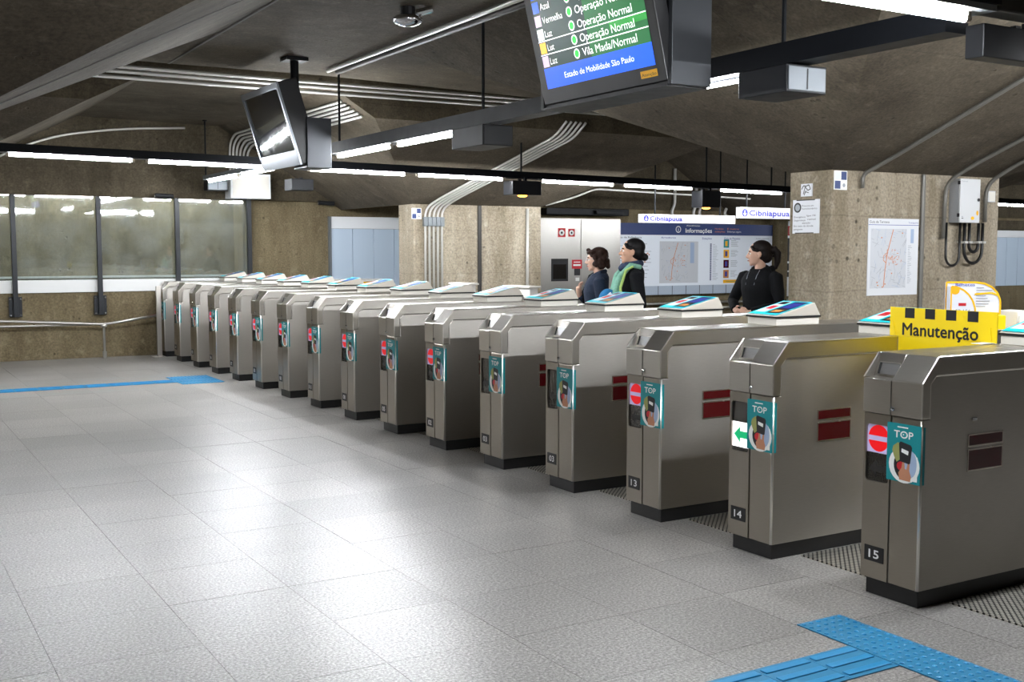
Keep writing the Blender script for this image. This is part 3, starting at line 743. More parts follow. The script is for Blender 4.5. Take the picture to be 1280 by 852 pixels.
def pictogram(g, kind):
    F = faceX(.0055, .302, .52)
    if kind == 'stop':
        b = B().quad(F, .003, .134, .13, .262, .0002, 'display_lit').disc(F, .068, .196, .058, .06, .0006, 'red_lit', 28)
        b.quad(F, .012, .124, .184, .206, .001, 'display_lit'); b.build('stop_light', g)
        F = faceX(.0055, .302, .50); 
        B().poly(F, [(.02, .08), (.06, .12), (.06, .095), (.115, .095), (.115, .065), (.06, .065), (.06, .04)], .0004, 'arrow_off').build('arrow', g)
    elif kind == 'go':
        b = B().quad(F, .003, .134, .02, .15, .0002, 'white_lit')
        b.poly(F, [(.016, .085), (.062, .128), (.062, .103), (.122, .103), (.122, .067), (.062, .067), (.062, .042)], .0006, 'green_lit'); b.build('go_light', g)
    else:
        B().poly(F, [(.02, .08), (.06, .12), (.06, .095), (.115, .095), (.115, .065), (.06, .065), (.06, .04)], .0004, 'arrow_off').build('arrow', g)

NUM = ['15', '14', '13', '03', '03', '02', '05', '08', '11', '00', '00', '07', '06', '05', '04', '']
STATE = ['stop', 'go', 'stop', 'off', 'off'] + ['stop'] * 11
LAB = ['nearest turnstile, numbered 15, red stop light, yellow maintenance sign on it',
 'turnstile numbered 14 with a lit green arrow',
 'turnstile numbered 13 with a red stop light and reflective red side bars',
 'turnstile with a dark display just left of the one numbered 13',
 'turnstile with a dark display, second to the left of number 13',
 'turnstile with a stop light, first one left of the two with dark displays',
 'seventh steel turnstile counted from the maintenance sign, red stop light',
 'eighth steel turnstile counted from the maintenance sign, red stop light',
 'ninth steel turnstile counted from the maintenance sign, eighth from the far wall',
 'tenth steel turnstile counted from the maintenance sign, seventh from the far wall',
 'sixth turnstile from the far wall, small and grey with a stop light',
 'fifth turnstile from the far wall, small and grey with a stop light',
 'fourth turnstile from the far wall, beside the end of the blue paving',
 'third turnstile from the far wall, behind the end of the blue paving',
 'second turnstile from the far wall, last one with a fare poster facing the hall',
 'end turnstile standing against the far wall by the handrail']
g0 = make_gate(); gates = [g0]
for i in range(1, 16): gates.append(copy_tree(g0))
for i, g in enumerate(gates):
    g.location = (GX, GY + GP * i, 0); g['label'] = LAB[i]; g['category'] = 'turnstile'; g['group'] = 'row of ticket turnstiles'
    pictogram(g, STATE[i])
    if NUM[i]:
        pl = [c for c in g.children if c.name.startswith('number_plate')][0]
        F = faceX(-.0066, .2355, .193)
        B().text(F, NUM[i], 0, -.0185, .038, .0004, 'digit', w=.055, bold=.02, align='C').build('digits', pl)
B().box(.33, .36, -.004, 0, .80, .815, 'chrome').build('latch', gates[0], bevel=.002)
# flat post closing the row at the wall
ep = B().box(3.8, 3.87, 16.52, 16.56, 0, 1.03, 'steel'); ep.box(3.72, 3.88, 16.45, 16.6, 0, .012, 'steel')
tag(ep.build('end_post', None, bevel=.004), 'flat steel post closing the turnstile row at the far wall', 'post')
# plates in the passages
mat_me = B().box(0, 1.6, 0, GP - GW - .02, 0, .006, 'grating').mesh('tread_plate')
where = ['at the bottom right edge, nearest of all', 'under the maintenance sign', 'behind the turnstile with the green arrow']
for i in range(-1, 15):
    o = bpy.data.objects.new('tread_plate', mat_me); COL.objects.link(o); o.location = (4.1, GY + GP * i + GW + .01, 0)
    tag(o, 'ribbed metal tread plate ' + (where[i + 1] if i < 2 else 'in the passage, %s' % (['first', 'second', 'third', 'fourth', 'fifth', 'sixth', 'seventh', 'eighth', 'ninth', 'tenth', 'eleventh', 'twelfth', 'thirteenth', 'fourteenth', 'fifteenth'][i] + ' from the near end of the row')), 'floor plate', 'tread plates in the passages')

# maintenance sign across the passage
sg = thing('maintenance_sign', 'yellow maintenance sign with black bars laid across turnstile 15', 'sign', (4.78, 3.757, 1.097))
B().box(0, .006, -.325, .325, .0, .152, 'sign_yellow').box(0.0005, .0055, -.288, .268, -.1, .0, 'sign_yellow').build('board', sg, bevel=.001, seg=1)
F = faceX(-.0006, .325, 0)
for k in range(4): B().quad(F, .098 + k * .128, .16 + k * .128, .098, .151, .0002, 'black_print').build('stripe', sg)
B().text(F, 'Manutenção', .315, .008, .066, .0004, 'black_print', w=.46, bold=.022, align='C').build('lettering', sg)
ft = B().prism([(-.0005, -.3, 0), (-.0005, -.262, 0), (-.0005, -.29, .075)], (-.004, 0, 0), 'sign_yellow'); ft.prism([(-.0005, .3, .01), (-.0005, .282, .01), (-.0005, .3, .075)], (-.004, 0, 0), 'sign_yellow')
ft.box(-.10, .0, -.315, -.255, 0, .003, 'white_print'); ft.build('foot', sg)

# ---- tactile paving
def tactile(x0, y0, nx, ny, T, label, kind_tiles):
    pass
tp = thing('tactile_paving', 'blue tactile paving with raised dots and guide bars by turnstile 15', 'paving', (3.31, 2.85, 0))
T = .25
def dot_tile(p, x, y, T, n, r=.011):
    t = B().box(x + .001, x + T - .001, y + .001, y + T - .001, 0, .004, 'tactile_blue').build('dotted_tile', p)
    d = B()
    for i in range(n):
        for j in range(n):
            d.ell((x + T * (i + .5) / n, y + T * (j + .5) / n, .004), (r, r, .005), 'tactile_bar', 10, 4)
    q = d.build('raised_dots', t, smooth=True); q['kind'] = 'stuff'
for k in range(4): dot_tile(tp, 0.005, .42 - .25 * (k + 1), T, 6)
for k in range(6):
    x = -.25 * (k + 1)
    t = B().box(x + .001, x + .249, -.11, .135, 0, .004, 'tactile_blue').build('guide_tile', tp)
    for yb_ in (-.07, .0125, .095):
        B().box(x + .012, x + .238, yb_ - .018, yb_ + .018, .004, .009, 'tactile_bar').build('guide_bar', t, bevel=.003)
tf = thing('tactile_paving', 'thin blue guide strip on the floor ending before the far turnstiles', 'paving', (3.25, 13.35, 0))
for k in range(3):
    for j in range(2): dot_tile(tf, .25 * j, -.4 + .28 * k, T, 6)
for k in range(22):
    x = -.25 * (k + 1)
    t = B().box(x + .002, x + .248, -.16, .12, 0, .004, 'tactile_blue').build('guide_tile', tf)
    bb = B()
    for yb_ in (-.105, -.02, .065): bb.box(x + .012, x + .238, yb_ - .02, yb_ + .02, .004, .009, 'tactile_bar')
    bb.build('guide_bars', t)

# ================================================================== PILLAR FITTINGS (near pillar)
yP = PYN[0]
def plaque4(name, x, y, z, label, face='Y', s=.075):
    t = thing(name, label, 'sign', (x, y, z))
    B().box(0, s * 2, -.008, 0, 0, s * 2.05, 'white_print').build('plate', t, bevel=.001, seg=1)
    F = faceY(0, -.0082, 0)
    b = B().quad(F, s + .004, 2 * s - .008, s + .006, 2 * s - .002, .0004, 'board_navy').quad(F, .008, s - .002, .008, s - .002, .0004, 'board_navy').quad(F, .008, s - .002, s + .006, 2 * s - .002, .0004, 'map_paper')
    b.disc(F, 1.5 * s, .5 * s, s * .22, s * .22, .0004, 'map_grey', 12); b.build('print', t)
    return t
plaque4('platform_plaque', 6.885, yP, 2.04, 'small white and navy four-square plaque on the near pillar')
plaque4('platform_plaque', 6.84, PYF[0], 1.99, 'small white and blue four-square plaque on the far pillar beside the conduits')
def street_map(b, F, x0, x1, y0, y1, d, seed, n=90):
    rn = random.Random(seed); w, h = x1 - x0, y1 - y0
    for k in range(n):
        a = rn.uniform(x0, x1); c = rn.uniform(y0, y1); L = rn.uniform(.04, .22) * min(w, h); an = R_(rn.choice((75, 78, 72, -12, -15, -8, 40, 110)) + rn.uniform(-6, 6))
        p = (min(max(a + L * math.cos(an), x0), x1), min(max(c + L * math.sin(an), y0), y1))
        b.line(F, [(a, c), p], w * .006, d, 'map_grey' if rn.random() < .75 else 'map_blue')
    for k in range(26):
        a = x0 + w * rn.uniform(.42, .85); c = y0 + h * rn.uniform(.38, .66); an = R_(rn.choice((75, 80, 0, 20))); L = w * .05
        b.line(F, [(a, c), (a + L * math.cos(an), c + L * math.sin(an))], w * .012, d + .0003, 'map_orange')
    b.line(F, [(x0 + w * .62, y0 + h * .99), (x0 + w * .47, y0 + h * .6), (x0 + w * .41, y0 + h * .3), (x0 + w * .38, y0 + h * .02)], w * .02, d + .0004, 'map_orange')
    b.line(F, [(x0 + w * .46, y0 + h * .6), (x0 + w * .36, y0 + h * .54), (x0 + w * .36, y0 + h * .47), (x0 + w * .43, y0 + h * .43)], w * .014, d + .0004, 'map_orange')
    for q in ((.2, .1), (.22, .05), (.35, .02), (.42, .07), (.3, .85), (.88, .93), (.6, .25)):
        b.disc(F, x0 + w * q[0], y0 + h * q[1], w * .02, w * .014, d + .0004, 'map_orange', 8)
mp_ = thing('street_map', 'white street map poster with an orange route fixed to the near pillar', 'poster', (7.3, yP, 1.17))
B().box(0, .62, -.006, 0, 0, .645, 'map_paper').build('sheet', mp_)
F = faceY(0, -.0064, 0); b = B(); b.quad(F, .03, .47, .06, .56, .0001, 'map_field'); street_map(b, F, .03, .47, .06, .56, .0006, 3); b.quad(F, .52, .56, .44, .56, .0004, 'map_blue')
for k in range(22): b.quad(F, .49, .49 + random.uniform(.02, .05), .1 + k * .015, .104 + k * .015, .0004, 'map_grey')
b.line(F, [(0.0, .592), (.62, .592)], .004, .0005, 'text_navy'); b.build('print', mp_)
B().text(F, 'Guia de Terreno', .012, .607, .022, .0006, 'black_print', w=.24).text(F, 'Transporte', .61, .607, .014, .0006, 'text_navy', w=.12, align='R').build('lettering', mp_)
# notice and plate on the short face
F = faceX(6.8695, 6.915, 1.692)
nt_ = thing('notice', 'white notice with a black round emblem on the short face of the near pillar', 'sign', (6.87, 6.765, 1.69))
B().box(-.006, 0, -.15, .15, 0, .28, 'map_paper').build('sheet', nt_)
F = faceX(-.0062, .15, 0)
b = B().disc(F, .055, .215, .042, .042, .0004, 'black_print', 20).disc(F, .055, .215, .028, .028, .0007, 'map_grey', 16).quad(F, .04, .25, .272, .28, .0006, 'black_print').quad(F, .03, .24, .0, .007, .0006, 'black_print'); b.build('print', nt_)
b = B()
for x, y, t, w in ((.105, .222, 'Procure um', .13), (.105, .198, 'funcionário', .17), (.016, .13, 'Emergência', .13), (.16, .14, 'ligue 190', .1), (.016, .103, 'Segurança', .13), (.17, .11, 'ramal', .09), (.11, .08, 'atenção', .09), (.016, .055, 'Em caso de dúvida', .22), (.016, .028, 'pergunte', .1)):
    b.text(F, t, x, y, .015, .0006, 'black_print', w=w)
b.build('lettering', nt_)
pb = thing('graffiti_plate', 'small scribbled plate fixed above the round emblem notice', 'sign', (6.87, 6.76, 1.995))
B().box(-.012, 0, -.062, .062, 0, .105, 'map_paper').build('plate', pb, bevel=.002)
F = faceX(-.0125, .062, 0); B().line(F, [(.01, .06), (.03, .09), (.06, .085), (.09, .095), (.11, .06), (.08, .05), (.05, .08), (.03, .02)], .008, .0004, 'conduit_dark').line(F, [(.06, .05), (.04, .01), (.05, .04), (.09, .03)], .006, .0004, 'conduit_dark').build('scribble', pb)
# electrical cabinet
cbx = thing('electrical_cabinet', 'light grey electrical cabinet on the near pillar with looping black cables below', 'cabinet', (8.31, yP, 1.79))
B().box(0, .265, -.1, 0, 0, .38, 'cabinet_side').build('body', cbx, bevel=.004)
dr = B().box(0, .265, -.118, -.102, 0, .38, 'cabinet_grey').build('door', cbx, bevel=.004)
lk = B().tube([(.24, -.118, .2), (.24, -.126, .2)], .014, 'black_print', 12).build('lock', dr)
F = faceY(-.03, -.1185, 0)
B().disc(F, .262, .085, .016, .022, .0005, 'sticker_yellow', 10).disc(F, .2, .04, .024, .016, .0005, 'sticker_yellow', 10).quad(F, .05, .075, .035, .041, .0005, 'black_print').quad(F, .05, .07, .05, .056, .0005, 'map_grey').build('sticker', dr)
B().text(F, 'Painel', .04, .352, .012, .0005, 'map_grey', w=.08).build('lettering', dr)
hg = B()
for z in (.05, .33): hg.box(-.004, .01, -.114, -.09, z, z + .03, 'black_print')
hg.build('hinge', cbx)
def cable(pts, r, label, m='cable', name='cable'):
    b = B().tube(arc(pts, .25, 8), r, m, 8); return tag(b.build(name, None, smooth=True), label, 'cable')
y_ = yP - .03
def uloop(xa_, xb_, zt, zb_, r, label, ya_=y_):
    pts = []
    for i in range(21):
        t = i / 20; a = math.pi * t
        pts.append(((xa_ + xb_) / 2 - (xb_ - xa_) / 2 * math.cos(a), ya_, zb_ + (xb_ - xa_) / 2 - (xb_ - xa_) / 2 * math.sin(a) * 1.0))
    pts = [(xa_, ya_, zt)] + pts + [(xb_, ya_, zt)]
    b = B().tube(pts, r, 'cable', 8); return tag(b.build('cable', None, smooth=True), label, 'cable')
uloop(8.455, 8.70, 1.79, 1.435, .014, 'thick outer black cable loop below the grey electrical cabinet', yP - .06)
uloop(8.52, 8.645, 1.79, 1.535, .014, 'thick inner black cable loop below the grey electrical cabinet', yP - .06)
uloop(8.225, 8.405, 1.79, 1.415, .011, 'thin black cable loop hanging left below the grey electrical cabinet', yP - .05)
cl = B()
for x in (8.455, 8.52): cl.box(x - .02, x + .02, yP - .085, yP, 1.61, 1.63, 'conduit')
for x in (8.645, 8.70): cl.box(x - .02, x + .02, yP - .085, yP, 1.61, 1.63, 'conduit')
for o in [o for o in COL.objects if o.name.startswith('cable') and 'thick outer' in o.get('label', '')]: cl.build('clamp', o)
# conduits and small box on the near pillar
def ft(dx, dy): return Z0 + .44 * dy
def conduit(name, pts, r, label, m='pipe_grey', rad=.12):
    return tag(B().tube(arc(pts, rad, 6), r, m, 8).build(name, None, smooth=True), label, 'pipe')
conduit('conduit', [(7.19, yP - .03, 2.06), (7.19, yP - .03, 2.17), (7.25, yP - .3, 2.30), (7.35, 4.4, 3.09), (7.4, 3.7, 3.38)], .017, 'grey conduit rising from the near pillar, ending above the street map')
conduit('conduit', [(8.2, yP - .035, 1.65), (8.22, yP - .035, 2.14), (8.3, yP - .3, 2.30), (8.5, 4.6, 3.0), (8.6, 3.8, 3.35)], .018, 'grey conduit left of the electrical cabinet bending up to the ceiling')
conduit('conduit', [(8.76, yP - .035, 1.8), (8.76, yP - .035, 2.14), (8.82, yP - .3, 2.30), (9.0, 4.6, 3.0)], .018, 'grey conduit right of the electrical cabinet bending up to the ceiling')
jb_ = B().obox((8.95, 5.75, 2.44), (.1, 0, 0), (0, .26, -.115), (0, .035, .07), 'conduit_dark').build('duct_box', None, bevel=.006)
tag(jb_, 'dark slanting duct box under the ceiling above the near pillar end', 'box')
tag(B().box(7.935, 7.975, yP - .03, yP, 0, 2.2, 'pipe_grey').build('downpipe', None, bevel=.012), 'grey square pipe covering the joint of the near pillar', 'pipe')
sb = thing('switch_box', 'small pale square box beside the electrical cabinet', 'box', (8.8, yP, 1.98))
B().box(0, .1, -.035, 0, 0, .1, 'cabinet_grey').build('case', sb, bevel=.004); B().box(.01, .09, -.038, -.035, .01, .09, 'pod_white').build('cover', sb)
# pillar graffiti-like chipped patches are left to the concrete; formwork joints as shallow strips
for o in [o for o in COL.objects if o.name.startswith('pillar')]:
    pass
# ---- far pillar fittings
yQ = PYF[0]
for k in range(5):
    x = 7.04 + k * .066
    xt = 7.95 + k * .075
    p = B().tube(arc([(x, yQ - .03, .9), (x, yQ - .03, 2.14), (x + .1, yQ - .28, 2.27), (xt, 12.3, 3.02), (xt + .05, 12.1, 3.2)], .14, 6), .017, 'conduit', 8)
    cq = tag(p.build('conduit', None, smooth=True), ['leftmost', 'second from left', 'middle', 'fourth from left', 'rightmost'][k] + ' of the five conduits climbing the far pillar', 'pipe', 'conduits on the far pillar')
    q = B().box(x - .03, x + .03, yQ - .06, yQ, 1.89, 2.02, 'rail_grey'); q.build('junction_box', cq, bevel=.003)
tag(B().box(7.9, 7.96, yQ - .03, yQ, 0, 2.2, 'conduit_dark').build('downpipe', None, bevel=.01), 'dark pipe covering the joint of the far pillar', 'pipe')
conduit('conduit', [(8.74, yQ - .03, .8), (8.74, yQ - .03, 2.17)], .022, 'single pale conduit near the right edge of the far pillar', 'conduit')
conduit('conduit', [(9.1, yQ + .02, 2.23), (9.6, yQ, 2.36), (10.0, yQ, 2.5), (13.2, yQ, 2.42)], .015, 'horizontal pale conduit running right from the far pillar below the light rail', 'conduit')
# ---- conduits in the ceiling slot and on the back wall
for k, (y, z) in enumerate(((11.85, 3.40), (11.97, 3.37), (12.1, 3.33))):
    tag(B().tube([(-3, y, z), (9.2, y, z)], .02, 'conduit', 8).build('conduit', None, smooth=True), ['nearest', 'middle', 'farthest'][k] + ' of the three long conduits along the slot in the ceiling', 'pipe', 'conduits in the ceiling slot')
for k in range(6):
    x = 5.03 + k * .052; zk = 3.42 - .61 * max(0, x - 4.87) - .035
    p = arc([(x, YB - .03, 2.5), (x, YB - .03, zk - .12), (x, YB - .3, zk), (x, 12.4, zk)], .2, 6)
    tag(B().tube(p, .017, 'conduit', 8).build('conduit', None, smooth=True), ['first', 'second', 'third', 'fourth', 'fifth', 'sixth'][k] + ' from the left of the six conduits above the white wall box', 'pipe', 'conduits above the wall box')
wc = [(1.6, 2.72), (2.116, 2.99), (2.62, 3.17), (3.44, 3.3), (4.36, 3.36)]
conduit('conduit', [(x, YB - .03, z) for x, z in wc], .016, 'curved pale conduit following the vault on the back wall', 'conduit', .4)
for k, x in enumerate((4.36, 4.47)):
    tag(B().tube([(x, 3.7, 3.41), (x, 11.1, 3.41)], .022 if k == 0 else .03, 'conduit' if k == 0 else 'conduit_dark', 8).build('conduit', None, smooth=True), ['bright', 'dark'][k] + ' conduit fixed along the ceiling above the turnstile light rail', 'pipe')
# wall box
ab = thing('wall_box', 'large white metal box high on the back wall above the last window', 'box', (4.95, YB, 2.33))
B().box(0, .62, -.3, 0, 0, .37, 'white_panel').build('case', ab, bevel=.006); B().box(.03, .59, -.304, -.3, .03, .34, 'pod_white').build('cover', ab, bevel=.002)
def camera_box(x, z, label, y=YB):
    t = thing('security_camera', label, 'camera', (x, y, z))
    B().box(-.03, .03, -.12, 0, .03, .05, 'box_dark').build('bracket', t)
    B().tube([(-.1, -.12, .03), (.16, -.14, .02)], .035, 'box_dark', 10).build('barrel', t, smooth=False)
    B().tube([(-.1, -.12, .03), (-.115, -.12, .03)], .026, 'chrome', 10).build('lens', t)
camera_box(6.5, 2.27, 'small dark security camera under the lintel left of the far pillar')
camera_box(3.98, 2.32, 'small dark security camera at the top of the windows')
# dome camera on the ceiling
dm = thing('dome_camera', 'chrome dome camera fixed to the ceiling left of the departures screen', 'camera', (3.84, 8.07, 3.298))
B().tube([(0, 0, .08), (0, 0, .15)], .06, 'monitor_case', 14).build('base', dm)
B().ell((0, 0, .05), (.12, .12, .05), 'chrome', 18, 10).build('dome', dm, smooth=True)
B().tube([(.05, -.05, .1), (.16, -.12, .13)], .03, 'chrome', 10).build('bracket', dm)

# ================================================================== BACK WALL FITTINGS
yF = YB + .1
def clad(x0, n, w, z0, label, header=(1.9, 2.09)):
    t = thing('wall_panelling', label, 'panelling', (x0, yF, 0))
    B().box(0, n * w, -.05, 0, header[0], header[1], 'white_panel').build('header', t, bevel=.003)
    for k in range(n): B().box(k * w + .004, (k + 1) * w - .004, -.04, 0, z0, header[0] - .004, 'blue_panel').build('panel', t, bevel=.002, seg=1)
    B().box(-.04, 0, -.06, 0, z0, header[1], 'rail_grey').build('edge_strip', t)
clad(6.68, 6, .37, .1, 'pale blue wall panelling with white header left of the far pillar')
clad(23.45, 8, .42, .7, 'pale blue wall panelling with white header right of the near pillar', (1.86, 2.02))
struct(B().box(22, 30, yF - .25, yF, 2.04, 2.25, 'beam_concrete').build('trim_4'))
# steel cabinet
sc_ = thing('steel_cabinet', 'tall brushed steel cabinet with red signs beside the information board', 'cabinet', (10.4, yF, 0))
B().box(0, 1.78, -.38, 0, 0, 2.12, 'cabinet_steel').build('body', sc_, bevel=.006)
B().box(.02, .89, -.4, -.382, .05, 2.1, 'cabinet_steel').build('door', sc_, bevel=.004)
B().box(.9, 1.77, -.4, -.382, .05, 2.1, 'cabinet_steel').build('door', sc_, bevel=.004)
F = faceY(0, -.401, 0)
w_ = B().quad(F, .26, .62, 1.0, 1.4, .001, 'gap_black').quad(F, .3, .58, 1.04, 1.3, .002, 'display_glass'); w_.build('window', sc_)
sg_ = B()
for x, z, s in ((.4, 1.78, .16), (.62, 1.79, .14)):
    sg_.quad(F, x, x + s, z, z + s, .001, 'red_print'); sg_.disc(F, x + s / 2, z + s / 2, s * .36, s * .34, .002, 'white_print', 14)
    sg_.disc(F, x + s / 2, z + s / 2, s * .14, s * .14, .003, 'black_print', 10)
sg_.quad(F, .7, .92, 1.22, 1.38, .001, 'red_print').quad(F, .73, .89, 1.27, 1.30, .002, 'white_print').quad(F, .74, .88, 1.33, 1.345, .002, 'white_print').quad(F, .75, .88, 1.1, 1.22, .001, 'black_print').quad(F, .78, .86, 1.0, 1.06, .001, 'white_print')
sg_.build('warning_sign', sc_)
# information board
ib = thing('information_board', 'wide information board with navy header and street map on the back wall', 'board', (12.24, yF - .05, .7))
B().box(0, 3.95, -.08, .05, 0, 1.36, 'board_white').build('panel', ib, bevel=.006)
F = faceY(0, -.081, 0)
hd = B().quad(F, 0, 3.95, 1.14, 1.36, .001, 'board_navy').build('header', ib)
b = B(); b.disc(F, 1.5, 1.25, .065, .065, .002, 'white_print', 20).disc(F, 1.5, 1.25, .05, .05, .0025, 'board_navy', 20)
b.text(F, 'i', 1.5, 1.215, .07, .003, 'white_print', align='C', bold=.02)
b.text(F, 'Informações', 1.68, 1.19, .085, .002, 'white_print', w=.66, bold=.015).text(F, 'Atendimento', 1.7, 1.31, .03, .002, 'white_print', w=.34)
b.text(F, 'Horários', 2.42, 1.255, .034, .002, 'map_orange', w=.22).text(F, 'estações', 2.42, 1.2, .034, .002, 'map_orange', w=.26)
b.text(F, 'E metro', 2.74, 1.255, .034, .002, 'map_orange', w=.3).text(F, 'Embarque seguro', 2.74, 1.2, .034, .002, 'map_paper', w=.36)
b.build('lettering', hd)
pr = B(); pr.quad(F, 0, 3.95, 0, .17, .001, 'board_grey')
for k in range(1, 12): pr.quad(F, k * .34, k * .34 + .012, 0, .17, .0015, 'post_dark')
pr.quad(F, 1.05, 2.0, .22, 1.02, .001, 'map_field'); street_map(pr, F, 1.08, 1.75, .26, 1.0, .002, 9, 80)
pr.quad(F, 1.8, 1.9, .6, 1.0, .002, 'map_blue')
for k in range(26): pr.quad(F, 2.3, 2.34, .26 + k * .028, .28 + k * .028, .002, 'board_navy')
for k in range(24): pr.quad(F, 2.37, 2.37 + random.uniform(.06, .15), .27 + k * .03, .276 + k * .03, .002, 'map_grey')
for k, c in enumerate(('orange_print', 'reflector', 'sticker_yellow', 'teal')):
    z = .3 + k * .2; pr.quad(F, 2.65, 2.79, z, z + .16, .002, c); pr.quad(F, 2.69, 2.75, z + .03, z + .13, .003, 'blue_print' if k != 3 else 'sticker_yellow')
    for q in range(5): pr.quad(F, 2.84, 2.84 + random.uniform(.1, .22), z + .14 - q * .028, z + .147 - q * .028, .002, 'map_grey')
pr.quad(F, 2.65, 3.06, .2, .265, .002, 'sticker_yellow'); pr.quad(F, 2.72, 3.0, .225, .24, .003, 'olive_print')
for k in range(20): pr.quad(F, .06 + .5 * (k % 2), .06 + .5 * (k % 2) + random.uniform(.1, .3), .3 + k * .035, .308 + k * .035, .002, 'map_grey')
for k in range(9): pr.disc(F, random.uniform(.5, .8), random.uniform(.6, .8), .02, .012, .002, 'map_orange', 8)
pr.build('print', ib)
pl_ = B()
pl_.text(F, 'Mapa de Referência', .02, 1.075, .034, .002, 'black_print', w=.6).text(F, 'Arredores', 1.08, 1.075, .034, .002, 'text_navy', w=.36).text(F, 'Estações', 2.1, 1.06, .04, .002, 'text_navy', w=.24).text(F, 'Guia de Passeios', 2.66, 1.06, .045, .002, 'text_navy', w=.42)
pl_.text(F, 'Consulte o funcionário', 3.5, 1.075, .02, .002, 'black_print', w=.35); pl_.build('lettering', ib)
# pilaster, notice frame with the red mark
struct(B().box(16.25, 16.5, yF - .25, yF, 0, 2.25, 'wall_concrete').build('trim_5'))
nf = thing('notice_board', 'white notice board with a red mark half hidden by the near pillar', 'sign', (16.55, yF - .02, .6))
B().box(0, .5, -.06, 0, 0, 1.55, 'white_panel').build('frame', nf, bevel=.004)
F = faceY(0, -.061, 0); B().quad(F, .06, .34, 1.25, 1.45, .001, 'red_print').quad(F, .16, .22, 1.28, 1.42, .002, 'white_print').quad(F, .08, .42, .72, 1.2, .001, 'black_print').quad(F, .08, .42, .4, .68, .001, 'black_print').quad(F, .12, .38, .5, .53, .002, 'white_print').build('print', nf)
hr_ = thing('wall_handrail', 'double pale handrail along the back wall below the information board', 'handrail', (12, yF - .12, 0))
for z in (.42, .53): B().tube([(0, 0, z), (5.2, 0, z)], .022, 'handrail', 8).build('rail', hr_, smooth=True)
for x in (.3, 2.0, 3.7, 5.0): B().tube([(x, .02, 0), (x, .02, .53)], .016, 'handrail', 8).build('post', hr_)
# handrail by the windows
hw = thing('wall_handrail', 'pale pipe handrail along the wall below the windows on one short post', 'handrail', (3.1, 16.72, 0))
B().tube(arc([(-5, 0, .60), (-1.3, 0, .575), (.02, 0, .49), (.78, -.05, .605)], .1), .018, 'handrail', 8).build('rail', hw, smooth=True)
B().tube([(-5, .04, .51), (-1.3, .04, .50), (.02, .03, .488)], .016, 'handrail', 8).build('rail', hw, smooth=True)
B().tube([(0, 0, 0.01), (0, 0, .48)], .018, 'handrail', 8).tube([(0, 0, 0), (0, 0, .1)], .03, 'handrail', 10).ell((0, 0, .47), (.05, .03, .03), 'handrail').build('post', hw)
# lit arrow signs
def arrow_sign(x0, x1, y, z0, z1, txt, label, tw, full):
    t = thing('direction_sign', label, 'sign', (x0, y, z0)); w, h = x1 - x0, z1 - z0
    B().box(0, w, 0, .1, 0, h, 'white_panel').build('box', t, bevel=.004)
    F = faceY(0, -.001, 0)
    B().quad(F, .01, w - .01, .008, h - .008, 0, 'sign_lit').build('face', t)
    b = B().disc(F, h * .55, h * .5, h * .36, h * .36, .001, 'text_blue_lit', 18)
    b.quad(F, h * .5, h * .6, h * .3, h * .72, .002, 'sign_lit').poly(F, [(h * .55, h * .2), (h * .76, h * .46), (h * .34, h * .46)], .002, 'sign_lit')
    b.text(F, txt, h * 1.1, h * .26, h * .5, .002, 'text_blue_lit', w=tw, bold=.03); b.build('lettering', t)
    for x in (w * .15, w * .85): B().tube([(x, .05, h), (x, .05, min(3.12, 2.2 + .52 * (x0 + x - 9)) - z0)], .012, 'rail_dark', 8).build('hanger', t)
arrow_sign(9.92, 11.7, 13.0, 1.95, 2.075, 'Cibniapuua', 'low long lit sign with blue down arrow over the information board', .6, .4)
arrow_sign(11.8, 12.95, 13.0, 2.04, 2.21, 'Cibniapuua', 'higher lit sign with blue down arrow next to the near pillar', .84, .8)
# ducts and vertical conduits above the board
tag(B().box(10.6, 12.4, YB - .25, YB, 2.18, 2.3, 'box_dark').box(11.6, 12.2, YB - .35, YB - .25, 2.2, 2.27, 'box_dark').build('air_unit', None, bevel=.01), 'flat dark air unit above the steel cabinet', 'unit')
for k, (x, zt) in enumerate(((13.62, 3.1), (14.15, 3.12), (14.3, 3.12), (14.95, 3.15))):
    tag(B().tube(arc([(x, YB - .06, 2.1), (x - .08, YB - .06, 2.28), (x, YB - .06, 2.42), (x, YB - .06, zt)], .08), .03, 'conduit', 8).build('conduit', None, smooth=True), ['first', 'second', 'third', 'fourth'][k] + ' from the left of the upright conduits above the information board', 'pipe', 'upright conduits above the board')
for k, x in enumerate((16.1, 16.3)):
    tag(B().tube(arc([(x, YB - .06, 2.4), (x, YB - .06, 3.0), (x + .5, YB - .1, 3.1)], .2), .035, 'conduit', 8).build('conduit', None, smooth=True), ['left', 'right'][k] + ' of the two bent conduits beside the near pillar', 'pipe', 'bent conduits beside the near pillar')
# yellow counter and pale counters behind the far gates
ct = thing('service_counter', 'low counter with a yellow front behind the far turnstiles', 'counter', (6.2, 15.9, 0))
B().box(0, 1.0, 0, .5, 0, 1.0, 'cabinet_side').build('body', ct, bevel=.005); B().box(-.3, 1.05, -.05, .55, 1.07, 1.1, 'pod_white').build('top', ct, bevel=.004); B().box(.2, 1.0, -.02, 0, 1.0, 1.07, 'acrylic_yellow').build('front', ct)
for k, (x, y, w) in enumerate(((5.95, 11.2, .42), (6.0, 10.0, .5))):
    t = thing('counter_panel', ['farther', 'nearer'][k] + ' of the white slanted counters standing behind the middle turnstiles', 'counter', (x, y, 0))
    B().box(0, .1, -w / 2, w / 2, 0, 1.16, 'plastic_white').build('panel', t, bevel=.006); B().box(-.02, .13, -w / 2 - .02, w / 2 + .02, 1.16, 1.18, 'pod_white').build('cap', t, bevel=.003)
